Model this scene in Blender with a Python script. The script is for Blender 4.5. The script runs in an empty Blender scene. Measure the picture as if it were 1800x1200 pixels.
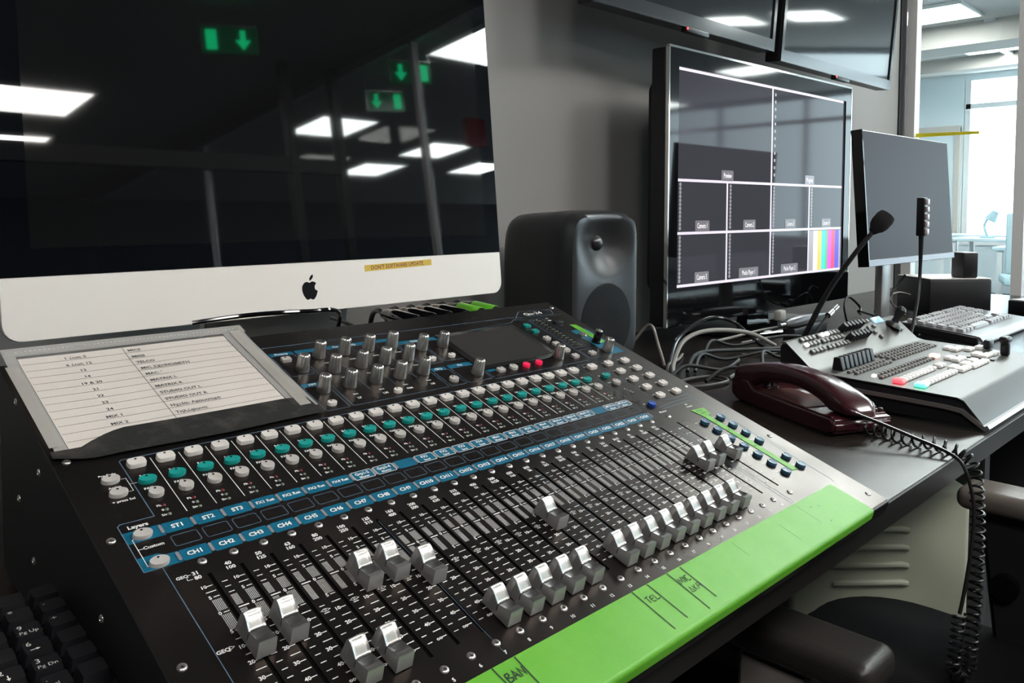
import bpy, bmesh, math, random
from mathutils import Vector, Matrix
C = bpy.context.scene.collection
random.seed(7)
PI = math.pi
DZ = -0.085                 # desk top height in scene units (metres); floor lies at FZ
FZ, CZ = -0.81, 1.90

# ------------------------------------------------------------------ camera
cam_d = bpy.data.cameras.new('camera'); cam = bpy.data.objects.new('camera', cam_d); C.objects.link(cam)
rt, dn, fw = Vector((0.713, -0.701, 0.001)), Vector((-0.0374, -0.0397, -0.9985)), Vector((0.700, 0.712, -0.0545))
fw.normalize(); rt = (rt - fw * rt.dot(fw)).normalized(); up = rt.cross(fw)
M = Matrix((( rt.x, up.x, -fw.x), (rt.y, up.y, -fw.y), (rt.z, up.z, -fw.z))).to_4x4()
M.translation = (-0.183, -0.477, 0.215)
cam.matrix_world = M
cam_d.sensor_fit = 'HORIZONTAL'; cam_d.sensor_width = 36.0
cam_d.lens = 36.0 * 1417.5 / 1800.0
cam_d.shift_y = -(600 - 445) / 1800.0
cam_d.clip_start = 0.02; cam_d.clip_end = 60
bpy.context.scene.camera = cam

# ------------------------------------------------------------------ world, exposure
sc = bpy.context.scene
sc.view_settings.view_transform = 'Standard'; sc.view_settings.look = 'None'
sc.view_settings.gamma = 1.0; sc.view_settings.use_curve_mapping = False
sc.view_settings.exposure = 1.3
w = bpy.data.worlds.new('world'); sc.world = w; w.use_nodes = True
bg = w.node_tree.nodes['Background']
bg.inputs[0].default_value = (0.84, 0.94, 1.0, 1); bg.inputs[1].default_value = 3.0
try:
    sc.cycles.use_denoising = True
    sc.cycles.max_bounces = 8; sc.cycles.glossy_bounces = 4; sc.cycles.transmission_bounces = 6
    sc.cycles.transparent_max_bounces = 12
    sc.cycles.sample_clamp_indirect = 4.0
    sc.cycles.caustics_reflective = False; sc.cycles.caustics_refractive = False
except Exception: pass
def portal(loc, sx, sy, rot):
    d = bpy.data.lights.new('window_portal', 'AREA'); d.shape = 'RECTANGLE'; d.size = sx; d.size_y = sy
    d.cycles.is_portal = True
    o = bpy.data.objects.new('window_portal', d); C.objects.link(o); o.location = loc; o.rotation_euler = rot
portal((11.0, -2.6, 0.85), 2.1, 10.8, (0, PI/2, 0))

# ------------------------------------------------------------------ materials
MT = {}
def mat(name, col, rough=0.5, metal=0.0, spec=0.5, coat=0.0, emis=None, estr=1.0, bump=None, vary=None, alpha=None, trans=0.0, coat_rough=0.05):
    if name in MT: return MT[name]
    m = bpy.data.materials.new(name); m.use_nodes = True; nt = m.node_tree; b = nt.nodes['Principled BSDF']
    b.inputs['Base Color'].default_value = (*col, 1); b.inputs['Roughness'].default_value = rough
    b.inputs['Metallic'].default_value = metal; b.inputs['Specular IOR Level'].default_value = spec
    b.inputs['Coat Weight'].default_value = coat; b.inputs['Coat Roughness'].default_value = coat_rough
    if trans: b.inputs['Transmission Weight'].default_value = trans
    if alpha is not None: b.inputs['Alpha'].default_value = alpha
    if emis: b.inputs['Emission Color'].default_value = (*emis, 1); b.inputs['Emission Strength'].default_value = estr
    tc = nt.nodes.new('ShaderNodeTexCoord')
    if bump:
        sc_, st = bump
        n = nt.nodes.new('ShaderNodeTexNoise'); n.inputs['Scale'].default_value = sc_; n.inputs['Detail'].default_value = 4
        bp = nt.nodes.new('ShaderNodeBump'); bp.inputs['Strength'].default_value = st; bp.inputs['Distance'].default_value = 0.001
        nt.links.new(tc.outputs['Object'], n.inputs['Vector']); nt.links.new(n.outputs[0], bp.inputs['Height']); nt.links.new(bp.outputs[0], b.inputs['Normal'])
    if vary:
        vs, c2, lo, hi = vary
        n = nt.nodes.new('ShaderNodeTexNoise'); n.inputs['Scale'].default_value = vs; n.inputs['Detail'].default_value = 6
        r = nt.nodes.new('ShaderNodeValToRGB'); r.color_ramp.elements[0].position = lo; r.color_ramp.elements[1].position = hi
        r.color_ramp.elements[0].color = (*col, 1); r.color_ramp.elements[1].color = (*c2, 1)
        nt.links.new(tc.outputs['Object'], n.inputs['Vector']); nt.links.new(n.outputs[0], r.inputs[0]); nt.links.new(r.outputs[0], b.inputs['Base Color'])
    MT[name] = m; return m
def rough_vary(m, scale, lo, hi, p0=0.4, p1=0.65):
    nt = m.node_tree; b = nt.nodes['Principled BSDF']; tc = nt.nodes.new('ShaderNodeTexCoord')
    n = nt.nodes.new('ShaderNodeTexNoise'); n.inputs['Scale'].default_value = scale; n.inputs['Detail'].default_value = 5
    r = nt.nodes.new('ShaderNodeMapRange'); r.inputs[1].default_value = p0; r.inputs[2].default_value = p1
    r.inputs[3].default_value = lo; r.inputs[4].default_value = hi
    nt.links.new(tc.outputs['Object'], n.inputs['Vector']); nt.links.new(n.outputs[0], r.inputs[0]); nt.links.new(r.outputs[0], b.inputs['Roughness'])
    return m

panel_m = mat('console_black_coat', (0.005, 0.005, 0.0055), 0.42, spec=0.6, bump=(900, 0.06), vary=(14, (0.016, 0.014, 0.013), 0.52, 0.80))
panel_m.node_tree.nodes['Principled BSDF'].inputs['Specular Tint'].default_value = (1.0, .74, .60, 1)
rough_vary(panel_m, 9, 0.27, 0.36)
body_m = mat('console_side_black', (0.012, 0.012, 0.014), 0.5)
slot_m = mat('slot_black', (0.002, 0.002, 0.002), 0.9, spec=0.1)
print_m = mat('print_white', (0.82, 0.81, 0.78), 0.5)
printblue_m = mat('print_grey_blue', (0.12, 0.19, 0.27), 0.5)
blue_m = mat('print_petrol_blue', (0.0, 0.115, 0.205), 0.45, vary=(60, (0.002, 0.125, 0.22), 0.4, 0.6))
ledpill_m = mat('unlit_lamp_grey', (0.27, 0.24, 0.26), 0.4)
cap_m = mat('fader_silver', (0.40, 0.39, 0.38), 0.33, metal=1.0)
capside_m = mat('fader_cap_lower', (0.42, 0.41, 0.40), 0.42, metal=0.7)
groove_m = mat('groove_black', (0.006, 0.006, 0.006), 0.5)
knob_m = mat('knob_silver', (0.66, 0.63, 0.60), 0.30, metal=1.0)
knobtop_m = mat('knob_top_grey', (0.16, 0.155, 0.15), 0.35, metal=0.6)
btnw_m = mat('button_white', (0.70, 0.66, 0.62), 0.45)
btng_m = mat('button_grey', (0.50, 0.475, 0.45), 0.45)
btnt_m = mat('button_teal', (0.008, 0.30, 0.27), 0.4)
btnr_m = mat('button_red', (0.75, 0.012, 0.07), 0.4, emis=(1, 0.02, 0.10), estr=0.15)
btnb_m = mat('button_blue', (0.012, 0.07, 0.40), 0.4)
btns_m = mat('button_slate_blue', (0.045, 0.12, 0.20), 0.33)
screw_m = mat('screw_steel', (0.60, 0.57, 0.55), 0.30, metal=0.9)
ledr_m = mat('led_red', (0.16, 0.02, 0.025), 0.25)
ledg_m = mat('led_clear_green', (0.16, 0.20, 0.15), 0.2)
glassdark_m = mat('dark_display_glass', (0.035, 0.033, 0.031), 0.30, spec=0.5)
black_m = mat('black_plastic', (0.010, 0.010, 0.012), 0.42)
gloss_m = mat('gloss_black', (0.004, 0.004, 0.005), 0.06)
dkgrey_m = mat('dark_grey_paint', (0.045, 0.047, 0.05), 0.42, bump=(600, 0.05))
alu_m = mat('brushed_aluminium', (0.74, 0.72, 0.70), 0.32, metal=1.0)
chin_m = mat('aluminium_chin', (0.93, 0.885, 0.83), 0.42, metal=0.15, vary=(6, (0.93, 0.86, 0.80), 0.4, 0.7))
silver_m = mat('silver_plastic', (0.42, 0.41, 0.40), 0.33, metal=0.7)
rubber_m = mat('rubber_black', (0.008, 0.008, 0.009), 0.35)
ink_m = mat('marker_ink', (0.012, 0.03, 0.02), 0.6)

# green cloth tape: fine weave, sun-worn paler patches where hands rest
def tape_material():
    m = mat('green_cloth_tape', (0.16, 0.56, 0.035), 0.42)
    nt = m.node_tree; b = nt.nodes['Principled BSDF']; tc = nt.nodes.new('ShaderNodeTexCoord')
    mp = nt.nodes.new('ShaderNodeMapping'); nt.links.new(tc.outputs['Object'], mp.inputs[0])
    wv = nt.nodes.new('ShaderNodeTexWave'); wv.inputs['Scale'].default_value = 430; wv.inputs['Distortion'].default_value = 1.0
    mp.inputs['Rotation'].default_value = (0, 0, 0.7); nt.links.new(mp.outputs[0], wv.inputs['Vector'])
    wv2 = nt.nodes.new('ShaderNodeTexWave'); wv2.inputs['Scale'].default_value = 430; wv2.bands_direction = 'Y'
    nt.links.new(mp.outputs[0], wv2.inputs['Vector'])
    ad = nt.nodes.new('ShaderNodeMath'); nt.links.new(wv.outputs[1], ad.inputs[0]); nt.links.new(wv2.outputs[1], ad.inputs[1])
    bp = nt.nodes.new('ShaderNodeBump'); bp.inputs['Strength'].default_value = 0.12; bp.inputs['Distance'].default_value = 0.0006
    nt.links.new(ad.outputs[0], bp.inputs['Height']); nt.links.new(bp.outputs[0], b.inputs['Normal'])
    n = nt.nodes.new('ShaderNodeTexNoise'); n.inputs['Scale'].default_value = 22; n.inputs['Detail'].default_value = 8; n.inputs['Roughness'].default_value = 0.7
    nt.links.new(tc.outputs['Object'], n.inputs['Vector'])
    r = nt.nodes.new('ShaderNodeValToRGB'); r.color_ramp.elements[0].position = 0.35; r.color_ramp.elements[1].position = 0.72
    r.color_ramp.elements[0].color = (0.115, 0.42, 0.022, 1); r.color_ramp.elements[1].color = (0.15, 0.46, 0.045, 1)
    e = r.color_ramp.elements.new(0.82); e.color = (0.27, 0.42, 0.15, 1)
    nt.links.new(n.outputs[0], r.inputs[0]); nt.links.new(r.outputs[0], b.inputs['Base Color'])
    return m
tape_m = tape_material()

# ------------------------------------------------------------------ mesh helpers
def T(x=0, y=0, z=0): return Matrix.Translation((x, y, z))
def R(a, ax): return Matrix.Rotation(a, 4, ax)
def merge(bm, tmp, M=None):
    if M is not None: bmesh.ops.transform(tmp, matrix=M, verts=tmp.verts)
    me = bpy.data.meshes.new('t'); tmp.to_mesh(me); tmp.free(); bm.from_mesh(me); bpy.data.meshes.remove(me)
def box(bm, c, s, bev=0.0, seg=2, M=None):
    t = bmesh.new(); bmesh.ops.create_cube(t, size=1)
    for v in t.verts: v.co = Vector((v.co.x*s[0]+c[0], v.co.y*s[1]+c[1], v.co.z*s[2]+c[2]))
    if bev: bmesh.ops.bevel(t, geom=t.edges[:], offset=bev, segments=seg, affect='EDGES', profile=0.5)
    merge(bm, t, M)
def prism(bm, pts, lo, hi, axis='x', bev=0.0, seg=2, M=None):
    t = bmesh.new()
    def P(p, h):
        return {'x': (h, p[0], p[1]), 'y': (p[0], h, p[1]), 'z': (p[0], p[1], h)}[axis]
    a = [t.verts.new(P(p, lo)) for p in pts]; b = [t.verts.new(P(p, hi)) for p in pts]
    n = len(pts)
    t.faces.new(a); t.faces.new(list(reversed(b)))
    for i in range(n): t.faces.new((a[i], b[i], b[(i+1) % n], a[(i+1) % n]))
    bmesh.ops.recalc_face_normals(t, faces=t.faces[:])
    if bev: bmesh.ops.bevel(t, geom=t.edges[:], offset=bev, segments=seg, affect='EDGES')
    merge(bm, t, M)
def lathe(bm, prof, seg=24, M=None, rfun=None):
    t = bmesh.new(); rings = []
    for r, z in prof:
        if r < 1e-7: rings.append([t.verts.new((0, 0, z))]); continue
        ring = []
        for k in range(seg):
            a = 2*PI*k/seg; rr = rfun(r, z, a) if rfun else r
            ring.append(t.verts.new((rr*math.cos(a), rr*math.sin(a), z)))
        rings.append(ring)
    for A, B in zip(rings, rings[1:]):
        for k in range(seg):
            k2 = (k+1) % seg
            if len(A) == 1 and len(B) > 1: t.faces.new((A[0], B[k], B[k2]))
            elif len(B) == 1 and len(A) > 1: t.faces.new((A[k], A[k2], B[0]))
            elif len(A) > 1: t.faces.new((A[k], A[k2], B[k2], B[k]))
    bmesh.ops.recalc_face_normals(t, faces=t.faces[:])
    merge(bm, t, M)
def cyl(bm, p, r, h, seg=20, axis='z', r2=None, M=None):
    r2 = r if r2 is None else r2
    A = {'z': Matrix(), 'y': R(-PI/2, 'X'), 'x': R(PI/2, 'Y')}[axis]
    MM = T(*p) @ A
    lathe(bm, [(0, 0), (r, 0), (r2, h), (0, h)], seg, (M @ MM) if M else MM)
def smooth_pts(pts, n=8):
    P = [Vector(p) for p in pts]; out = []
    for i in range(len(P)-1):
        p0 = P[max(i-1, 0)]; p1 = P[i]; p2 = P[i+1]; p3 = P[min(i+2, len(P)-1)]
        for k in range(n):
            t = k/n
            out.append(0.5*((2*p1)+(-p0+p2)*t+(2*p0-5*p1+4*p2-p3)*t*t+(-p0+3*p1-3*p2+p3)*t*t*t))
    out.append(P[-1]); return out
def tube(bm, pts, r, seg=8, M=None, rf=None):
    t = bmesh.new(); P = [Vector(p) for p in pts]; rings = []
    tan = (P[1]-P[0]).normalized(); nrm = tan.orthogonal().normalized()
    for i, p in enumerate(P):
        tg = (P[min(i+1, len(P)-1)]-P[max(i-1, 0)])
        if tg.length > 1e-9: tg.normalize()
        else: tg = tan
        q = tan.rotation_difference(tg); nrm = (q @ nrm).normalized(); tan = tg; bn = tan.cross(nrm)
        rr = rf(i/(len(P)-1)) if rf else r
        rings.append([t.verts.new(p + (nrm*math.cos(2*PI*k/seg)+bn*math.sin(2*PI*k/seg))*rr) for k in range(seg)])
    for A, B in zip(rings, rings[1:]):
        for k in range(seg): t.faces.new((A[k], A[(k+1) % seg], B[(k+1) % seg], B[k]))
    t.faces.new(list(reversed(rings[0]))); t.faces.new(rings[-1])
    bmesh.ops.recalc_face_normals(t, faces=t.faces[:]); merge(bm, t, M)
def quad(bm, x0, y0, x1, y1, z):
    v = [bm.verts.new(p) for p in ((x0, y0, z), (x1, y0, z), (x1, y1, z), (x0, y1, z))]; bm.faces.new(v)
def line(bm, pts, wd, z, closed=False):
    """flat printed line"""
    P = [Vector((p[0], p[1])) for p in pts]
    n = len(P); L = []; Rr = []
    for i in range(n):
        a = P[i-1] if (closed or i > 0) else P[i]; b = P[(i+1) % n] if (closed or i < n-1) else P[i]
        d1 = (P[i]-a); d2 = (b-P[i])
        d1 = d1.normalized() if d1.length > 1e-9 else d2.normalized(); d2 = d2.normalized() if d2.length > 1e-9 else d1
        d = (d1+d2).normalized(); nn = Vector((-d.y, d.x)); k = wd/2/max(0.4, nn.dot(Vector((-d1.y, d1.x))))
        L.append(bm.verts.new((*(P[i]+nn*k), z))); Rr.append(bm.verts.new((*(P[i]-nn*k), z)))
    for i in range(n if closed else n-1):
        j = (i+1) % n; bm.faces.new((Rr[i], Rr[j], L[j], L[i]))
def rrect(x0, y0, x1, y1, r, n=4):
    pts = []
    for cx, cy, a0 in ((x1-r, y1-r, 0), (x0+r, y1-r, PI/2), (x0+r, y0+r, PI), (x1-r, y0+r, 1.5*PI)):
        for k in range(n+1):
            a = a0+PI/2*k/n; pts.append((cx+r*math.cos(a), cy+r*math.sin(a)))
    return pts
_tx = {}
def text(bm, s, size, x, y, z=0.0, al='CENTER', bold=0.02, M=None, sx=1.0, res=2):
    key = (s, bold, al)
    if key not in _tx:
        cu = bpy.data.curves.new('txt', 'FONT'); cu.body = s; cu.size = 1; cu.align_x = al; cu.align_y = 'CENTER'; cu.resolution_u = res; cu.offset = bold
        o = bpy.data.objects.new('txt', cu); me = bpy.data.meshes.new_from_object(o)
        _tx[key] = ([v.co.copy() for v in me.vertices], [tuple(p.vertices) for p in me.polygons])
        bpy.data.objects.remove(o); bpy.data.curves.remove(cu); bpy.data.meshes.remove(me)
    V, F = _tx[key]; mm = M or Matrix()
    vs = [bm.verts.new(mm @ Vector((x+v.x*size*sx, y+v.y*size, z))) for v in V]
    for f in F:
        try: bm.faces.new([vs[i] for i in f])
        except ValueError: pass
def obj(name, bm, m, parent=None, smooth=35, loc=None, rot=None, kind=None, mesh=None):
    if mesh is None:
        me = bpy.data.meshes.new(name); bm.to_mesh(me); bm.free()
        for mm in (m if isinstance(m, (list, tuple)) else [m]): me.materials.append(mm)
        if smooth:
            me.shade_smooth(); me.set_sharp_from_angle(angle=math.radians(smooth))
    else: me = mesh
    o = bpy.data.objects.new(name, me); C.objects.link(o)
    if parent is not None: o.parent = parent
    if loc is not None: o.location = loc
    if rot is not None: o.rotation_euler = rot
    if kind: o['kind'] = kind
    return o
def tag(o, label, cat, group=None):
    o['label'] = label; o['category'] = cat
    if group: o['group'] = group
    return o
def thing(name, label, cat, loc=(0, 0, 0), rot=(0, 0, 0), group=None):
    o = bpy.data.objects.new(name, None); C.objects.link(o); o.empty_display_size = 0.05
    o.location = loc; o.rotation_euler = rot; return tag(o, label, cat, group)
def dup(root, loc, rot=None, label=None, group=None):
    r = root.copy(); C.objects.link(r); r.location = loc
    if rot is not None: r.rotation_euler = rot
    if label: r['label'] = label
    if group: r['group'] = group
    for ch in list(root.children):
        c = ch.copy(); C.objects.link(c); c.parent = r
        for g in list(ch.children):
            d = g.copy(); C.objects.link(d); d.parent = c
    return r
def struct(name, bm, m, parent=None, smooth=None):
    o = obj(name, bm, m, parent, smooth)
    if parent is None: o['kind'] = 'structure'
    return o
B = bmesh.new

# ================================================================== the room
wallg_m = mat('wall_warm_grey', (0.33, 0.325, 0.315), 0.75, bump=(120, 0.15))
wallr_m = mat('wall_dark_rear', (0.045, 0.045, 0.048), 0.7)
white_m = mat('frame_white', (0.85, 0.86, 0.86), 0.4)
carpet_m = mat('carpet_dark', (0.022, 0.023, 0.026), 0.95, bump=(500, 0.6))
ceil_m = mat('ceiling_off_white', (0.60, 0.59, 0.57), 0.9)
blk_m = mat('frame_black', (0.008, 0.009, 0.012), 0.35)
off_m = mat('office_pale_blue', (0.80, 0.88, 0.91), 0.7)
def bxs(name, m, *boxes, parent=None, smooth=None):
    b = B()
    for x0, x1, y0, y1, z0, z1 in boxes: box(b, ((x0+x1)/2, (y0+y1)/2, (z0+z1)/2), (abs(x1-x0), abs(y1-y0), abs(z1-z0)))
    return struct(name, b, m, parent, smooth)
X0, X1, Y0, Y1, GX = -2.6, 11.0, -8.0, 4.2, 3.137
bxs('floor', carpet_m, (X0-.1, X1+.1, Y0-.1, Y1+.1, FZ-.1, FZ))
bxs('ceiling', ceil_m, (X0-.1, X1+.1, Y0-.1, Y1+.1, CZ, CZ+.1))
bxs('wall_back', wallg_m, (X0, GX-.05, .72, .82, FZ, CZ))
bxs('wall_left', wallr_m, (X0-.1, X0, Y0, .82, FZ, CZ))
bxs('wall_rear', wallr_m, (X0, X1, Y0-.1, Y0, FZ, CZ))
bxs('wall_office', off_m, (GX-.05, X1, Y1, Y1+.1, FZ, CZ))
bxs('wall_office_side', off_m, (GX-.15, GX-.05, .82, Y1, FZ, CZ))
bxs('wall_window_side', off_m, (X1, X1+.1, Y0, 2.81, FZ, -.2), (X1, X1+.1, Y0, 2.81, 1.82, CZ), (X1, X1+.1, 2.81, Y1, FZ, CZ))
# window mullions of the far facade
b = B()
for y in (2.78, 1.55, 0.1, -1.35, -2.8, -4.25, -5.7, -7.15): box(b, (X1+.03, y, .81), (.06, .07, 2.02))
box(b, (X1+.03, -2.6, 1.50), (.06, 10.8, .06)); box(b, (X1+.03, -2.6, -.2), (.10, 10.8, .05))
struct('window_1', b, white_m)
# dark trim at the end of the wall, white partition frames, glass
bxs('trim_1', blk_m, (GX-.05, GX+.01, .715, .80, FZ, CZ))
def glass_mat():
    m = bpy.data.materials.new('partition_glass'); m.use_nodes = True; nt = m.node_tree; nt.nodes.clear()
    o = nt.nodes.new('ShaderNodeOutputMaterial'); t = nt.nodes.new('ShaderNodeBsdfTransparent'); g = nt.nodes.new('ShaderNodeBsdfGlossy'); mx = nt.nodes.new('ShaderNodeMixShader'); f = nt.nodes.new('ShaderNodeLayerWeight'); pw_ = nt.nodes.new('ShaderNodeMath'); ma = nt.nodes.new('ShaderNodeMath')
    t.inputs[0].default_value = (0.90, 0.96, 0.97, 1); g.inputs['Roughness'].default_value = 0.01; f.inputs[0].default_value = .5; pw_.operation = 'POWER'; pw_.inputs[1].default_value = 5; ma.operation = 'MULTIPLY_ADD'; ma.inputs[1].default_value = .92; ma.inputs[2].default_value = .05
    nt.links.new(f.outputs['Facing'], pw_.inputs[0]); nt.links.new(pw_.outputs[0], ma.inputs[0]); nt.links.new(ma.outputs[0], mx.inputs[0]); nt.links.new(t.outputs[0], mx.inputs[1]); nt.links.new(g.outputs[0], mx.inputs[2]); nt.links.new(mx.outputs[0], o.inputs[0]); return m
gl_m = glass_mat()
b = B()
for y in (.695, .315, -2.5, -5.3): box(b, (GX+.03, y, .545), (.05, .035, 2.71))
box(b, (GX+.03, -3.6, CZ-.03), (.05, 8.6, .06)); box(b, (GX+.03, -3.6, FZ+.05), (.05, 8.6, .1))
struct('window_2', b, white_m)
bxs('window_3', gl_m, (GX+.026, GX+.034, -7.9, .68, FZ+.1, CZ-.06))
# glazed partition across the room behind the camera, dark metal frames
b = B()
for x in (-2.5, -.3, 2.72, 3.1): box(b, (x, -3.3, .545), (.06, .06, 2.71))
box(b, (.3, -3.3, 1.20), (5.6, .05, .10)); box(b, (.3, -3.3, .1), (5.6, .04, .05))
struct('window_4', b, mat('frame_grey', (.05, .05, .05), .5))
bxs('trim_2', mat('bulkhead', (.42, .40, .37), .8), (7.9, 8.35, .2, Y1, 1.70, CZ), (9.7, 9.9, .2, Y1, 1.76, CZ))
bxs('trim_3', mat('door_surround', (.62, .56, .50), .6), (X1-.04, X1, 3.45, 3.52, FZ, 1.25), (X1-.04, X1, 2.84, 3.52, 1.19, 1.27), (X1-.05, X1, 2.84, 2.90, FZ, 1.25))

# ceiling light panels (they light the scene)
emit_m = mat('light_diffuser', (0.9, 0.9, 0.9), 0.5, emis=(1.0, 0.965, 0.92), estr=13.0)
def panel_light(x, y, sx, sy, label, first=[None]):
    if first[0] is None or sx != .6 or sy != .6:
        t = thing('ceiling_light', label, 'ceiling light', (x, y, CZ), group='ceiling light panels')
        b = B()
        for dx, dy, wx, wy in ((0, sy/2, sx+.02, .02), (0, -sy/2, sx+.02, .02), (sx/2, 0, .02, sy), (-sx/2, 0, .02, sy)): box(b, (dx, dy, -.012), (wx, wy, .024))
        obj('light_frame', b, white_m, t, 0)
        b = B(); box(b, (0, 0, -.008), (sx-.02, sy-.02, .012)); obj('diffuser', b, emit_m, t, 0)
        if sx == .6 and sy == .6: first[0] = t
        return t
    return dup(first[0], (x, y, CZ), label=label)
PLB = 'square ceiling light panel mirrored in the computer screen, '
for x, y, lb in ((1.62, -4.60, PLB+'largest at its left edge'), (1.72, -5.78, PLB+'thin one at lower left'), (3.98, -4.55, PLB+'third from the left'),
                 (5.62, -5.02, PLB+'brightest right of centre'), (5.50, -6.00, PLB+'lowest near the centre'), (3.78, -2.42, PLB+'cut by its upper right edge'),
                 (6.90, -5.65, PLB+'small at the right edge'), (7.33, 2.0, 'square ceiling light panel beyond the glass, cut by the top of the picture'),
                 (9.20, 2.05, 'bright ceiling light panel deep in the office beyond the glass'), (5.3, 3.1, 'office ceiling light panel by the inner office wall'),
                 (8.4, -2.75, 'ceiling light panel mirrored as the left glow on the upper wall screens'), (8.6, -3.75, 'ceiling light panel mirrored as the lower glow on the upper wall screens'), (5.4, .4, 'office ceiling light panel nearest the glass partition'),
                 (.75, -1.75, 'ceiling light panel above and behind the console'), (-1.0, -1.55, 'ceiling light panel above the left end of the control desk'), (2.2, -1.35, 'ceiling light panel above the right end of the control desk'), (4.30, .45, 'office ceiling light panel mirrored on the worn right end of the console'), (4.25, 1.6, 'office ceiling light panel just beyond the wall end'), (3.75, -.9, 'office ceiling light panel close behind the glass partition'), (4.92, .45, 'office ceiling light panel second from the glass partition'), (4.30, -.17, 'office ceiling light panel mirrored on the console front corner'), (3.62, .50, 'office ceiling light panel nearest the wall end'), (11.0-.5, -6.4, 'ceiling light panel mirrored in the multiview screen')):  # unseen fill panels over the desk and near-glass panels for console sheen are added
    panel_light(x, y, .6, .6, lb)
for x, y, sx, lb in ((8.45, 1.72, 1.1, 'thin slanting linear ceiling lamp in the office beyond the glass'), (9.95, 2.02, 1.0, 'farther linear ceiling lamp in the office beyond the glass')):
    t = panel_light(x, y, sx, .07, lb)

# green exit signs hanging from the ceiling
exg_m = mat('exit_green', (0.0, .5, .2), .4, emis=(0.0, 1.0, 0.35), estr=2.2)
exd_m = mat('exit_plate', (0.0, .10, .045), .2, emis=(0.0, 0.30, 0.10), estr=.25)
def exit_sign(x, y, z, yaw, label, flip):
    t = thing('exit_sign', label, 'exit sign', (x, y, z), (0, 0, yaw), 'green exit signs')
    b = B(); box(b, (0, 0, 0), (.30, .008, .15)); obj('sign_plate', b, exd_m, t, 0)
    f = -1 if flip else 1
    b = B(); prism(b, rrect(-.095*f-.028, -.055, -.095*f+.028, .055, .006), .004, .008, 'y'); obj('door_symbol', b, exg_m, t, 0)
    b = B(); prism(b, [(.07*f-.014, .055), (.07*f+.014, .055), (.07*f+.014, 0), (.07*f+.04, 0), (.07*f, -.055), (.07*f-.04, 0), (.07*f-.014, 0)], .004, .008, 'y'); obj('arrow_symbol', b, exg_m, t, 0)
    b = B()
    for sx in (-.14, .14): cyl(b, (sx, 0, .07), .003, CZ-z-.07, 8)
    box(b, (0, 0, .078), (.3, .02, .012)); box(b, (-.146, .004, 0), (.008, .008, .12)); obj('sign_bracket', b, exg_m if False else alu_m, t, 0)
exit_sign(2.0, -2.67, 1.72, .35, 'green exit sign with down arrow, nearest of those mirrored in the computer screen', False)
exit_sign(3.56, -3.30, 1.72, .3, 'green exit sign mirrored small below the other at the screen right', True)
exit_sign(3.30, -2.70, 1.72, .3, 'faint green exit sign mirrored near the upper right of the screen', True)
# red wall box mirrored at the right edge of the screen
b = B(); box(b, (4.92, -3.74, 1.70), (.24, .06, .26), .01); tag(obj('fire_alarm_box', b, mat('alarm_red', (.5, .01, .01), .4), rot=None), 'red box on a post mirrored at the right edge of the computer screen', 'alarm box')

# ---- the office seen through the glass
yt = thing('yellow_tape', 'yellow tape strip stuck across the glass partition', 'tape', (GX, .4, .5))
b = B(); prism(b, [(.055, -.004), (.285, -.004), (.285, .012), (.055, .006)], GX+.0246-GX, GX+.0258-GX, 'x'); obj('tape_band', b, mat('yellow_tape_m', (.90, .80, .03), .5), yt, 0)
tpale = mat('office_desk_top', (.62, .78, .84), .5); tdk = mat('office_chair_teal', (.42, .58, .64), .7)
def office_desk(x, y, sx, sy, z, label):
    t = thing('office_desk', label, 'desk', (x, y, FZ), group=None)
    b = B(); box(b, (0, 0, z-FZ-.015), (sx, sy, .03), .004); obj('desk_top', b, tpale, t)
    for a in (-1, 1):
        for c in (-1, 1): b = B(); box(b, (a*(sx/2-.05), c*(sy/2-.05), (z-FZ-.03)/2), (.04, .04, z-FZ-.03)); obj('leg', b, white_m, t, 0)
office_desk(9.0, 1.5, .7, 1.5, -.07, 'pale desk by the bright office window, farther one')
office_desk(7.9, .95, .7, 1.2, -.10, 'pale desk beyond the glass, nearer one with a chair')
office_desk(10.2, 2.3, .6, .9, -.07, 'pale small desk near the far office wall')
def office_chair(x, y, yaw, label):
    t = thing('office_chair', label, 'chair', (x, y, FZ), (0, 0, yaw))
    b = B(); box(b, (0, 0, .46), (.46, .46, .07), .02); obj('seat', b, tdk, t)
    b = B(); box(b, (0, .21, .76), (.44, .05, .48), .02); obj('backrest', b, tdk, t)
    b = B(); cyl(b, (0, 0, .06), .025, .37); obj('column', b, alu_m, t)
    for k in range(5):
        b = B(); tube(b, [(0, 0, .09), (.28*math.cos(k*2*PI/5), .28*math.sin(k*2*PI/5), .03)], .018, 6); obj('foot', b, alu_m, t)
office_chair(7.3, 1.18, 1.9, 'teal office chair beyond the glass, in front of the nearer desk')
office_chair(9.78, 1.25, 1.5, 'teal office chair beyond the glass, at the farther desk')
t = thing('desk_lamp', 'small pale desk lamp standing on the far office desk', 'lamp', (8.9, 1.95, -.07))
b = B(); cyl(b, (0, 0, 0), .07, .015); obj('base', b, tdk, t)
b = B(); tube(b, smooth_pts([(0, 0, .01), (0, .03, .12), (0, -.01, .22)]), .012, 8); obj('stem', b, tdk, t)
b = B(); lathe(b, [(0, .10), (.03, .10), (.055, 0), (0, .01)], 16, T(0, -.02, .18) @ R(.5, 'X')); obj('lamp_shade', b, tdk, t)
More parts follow.
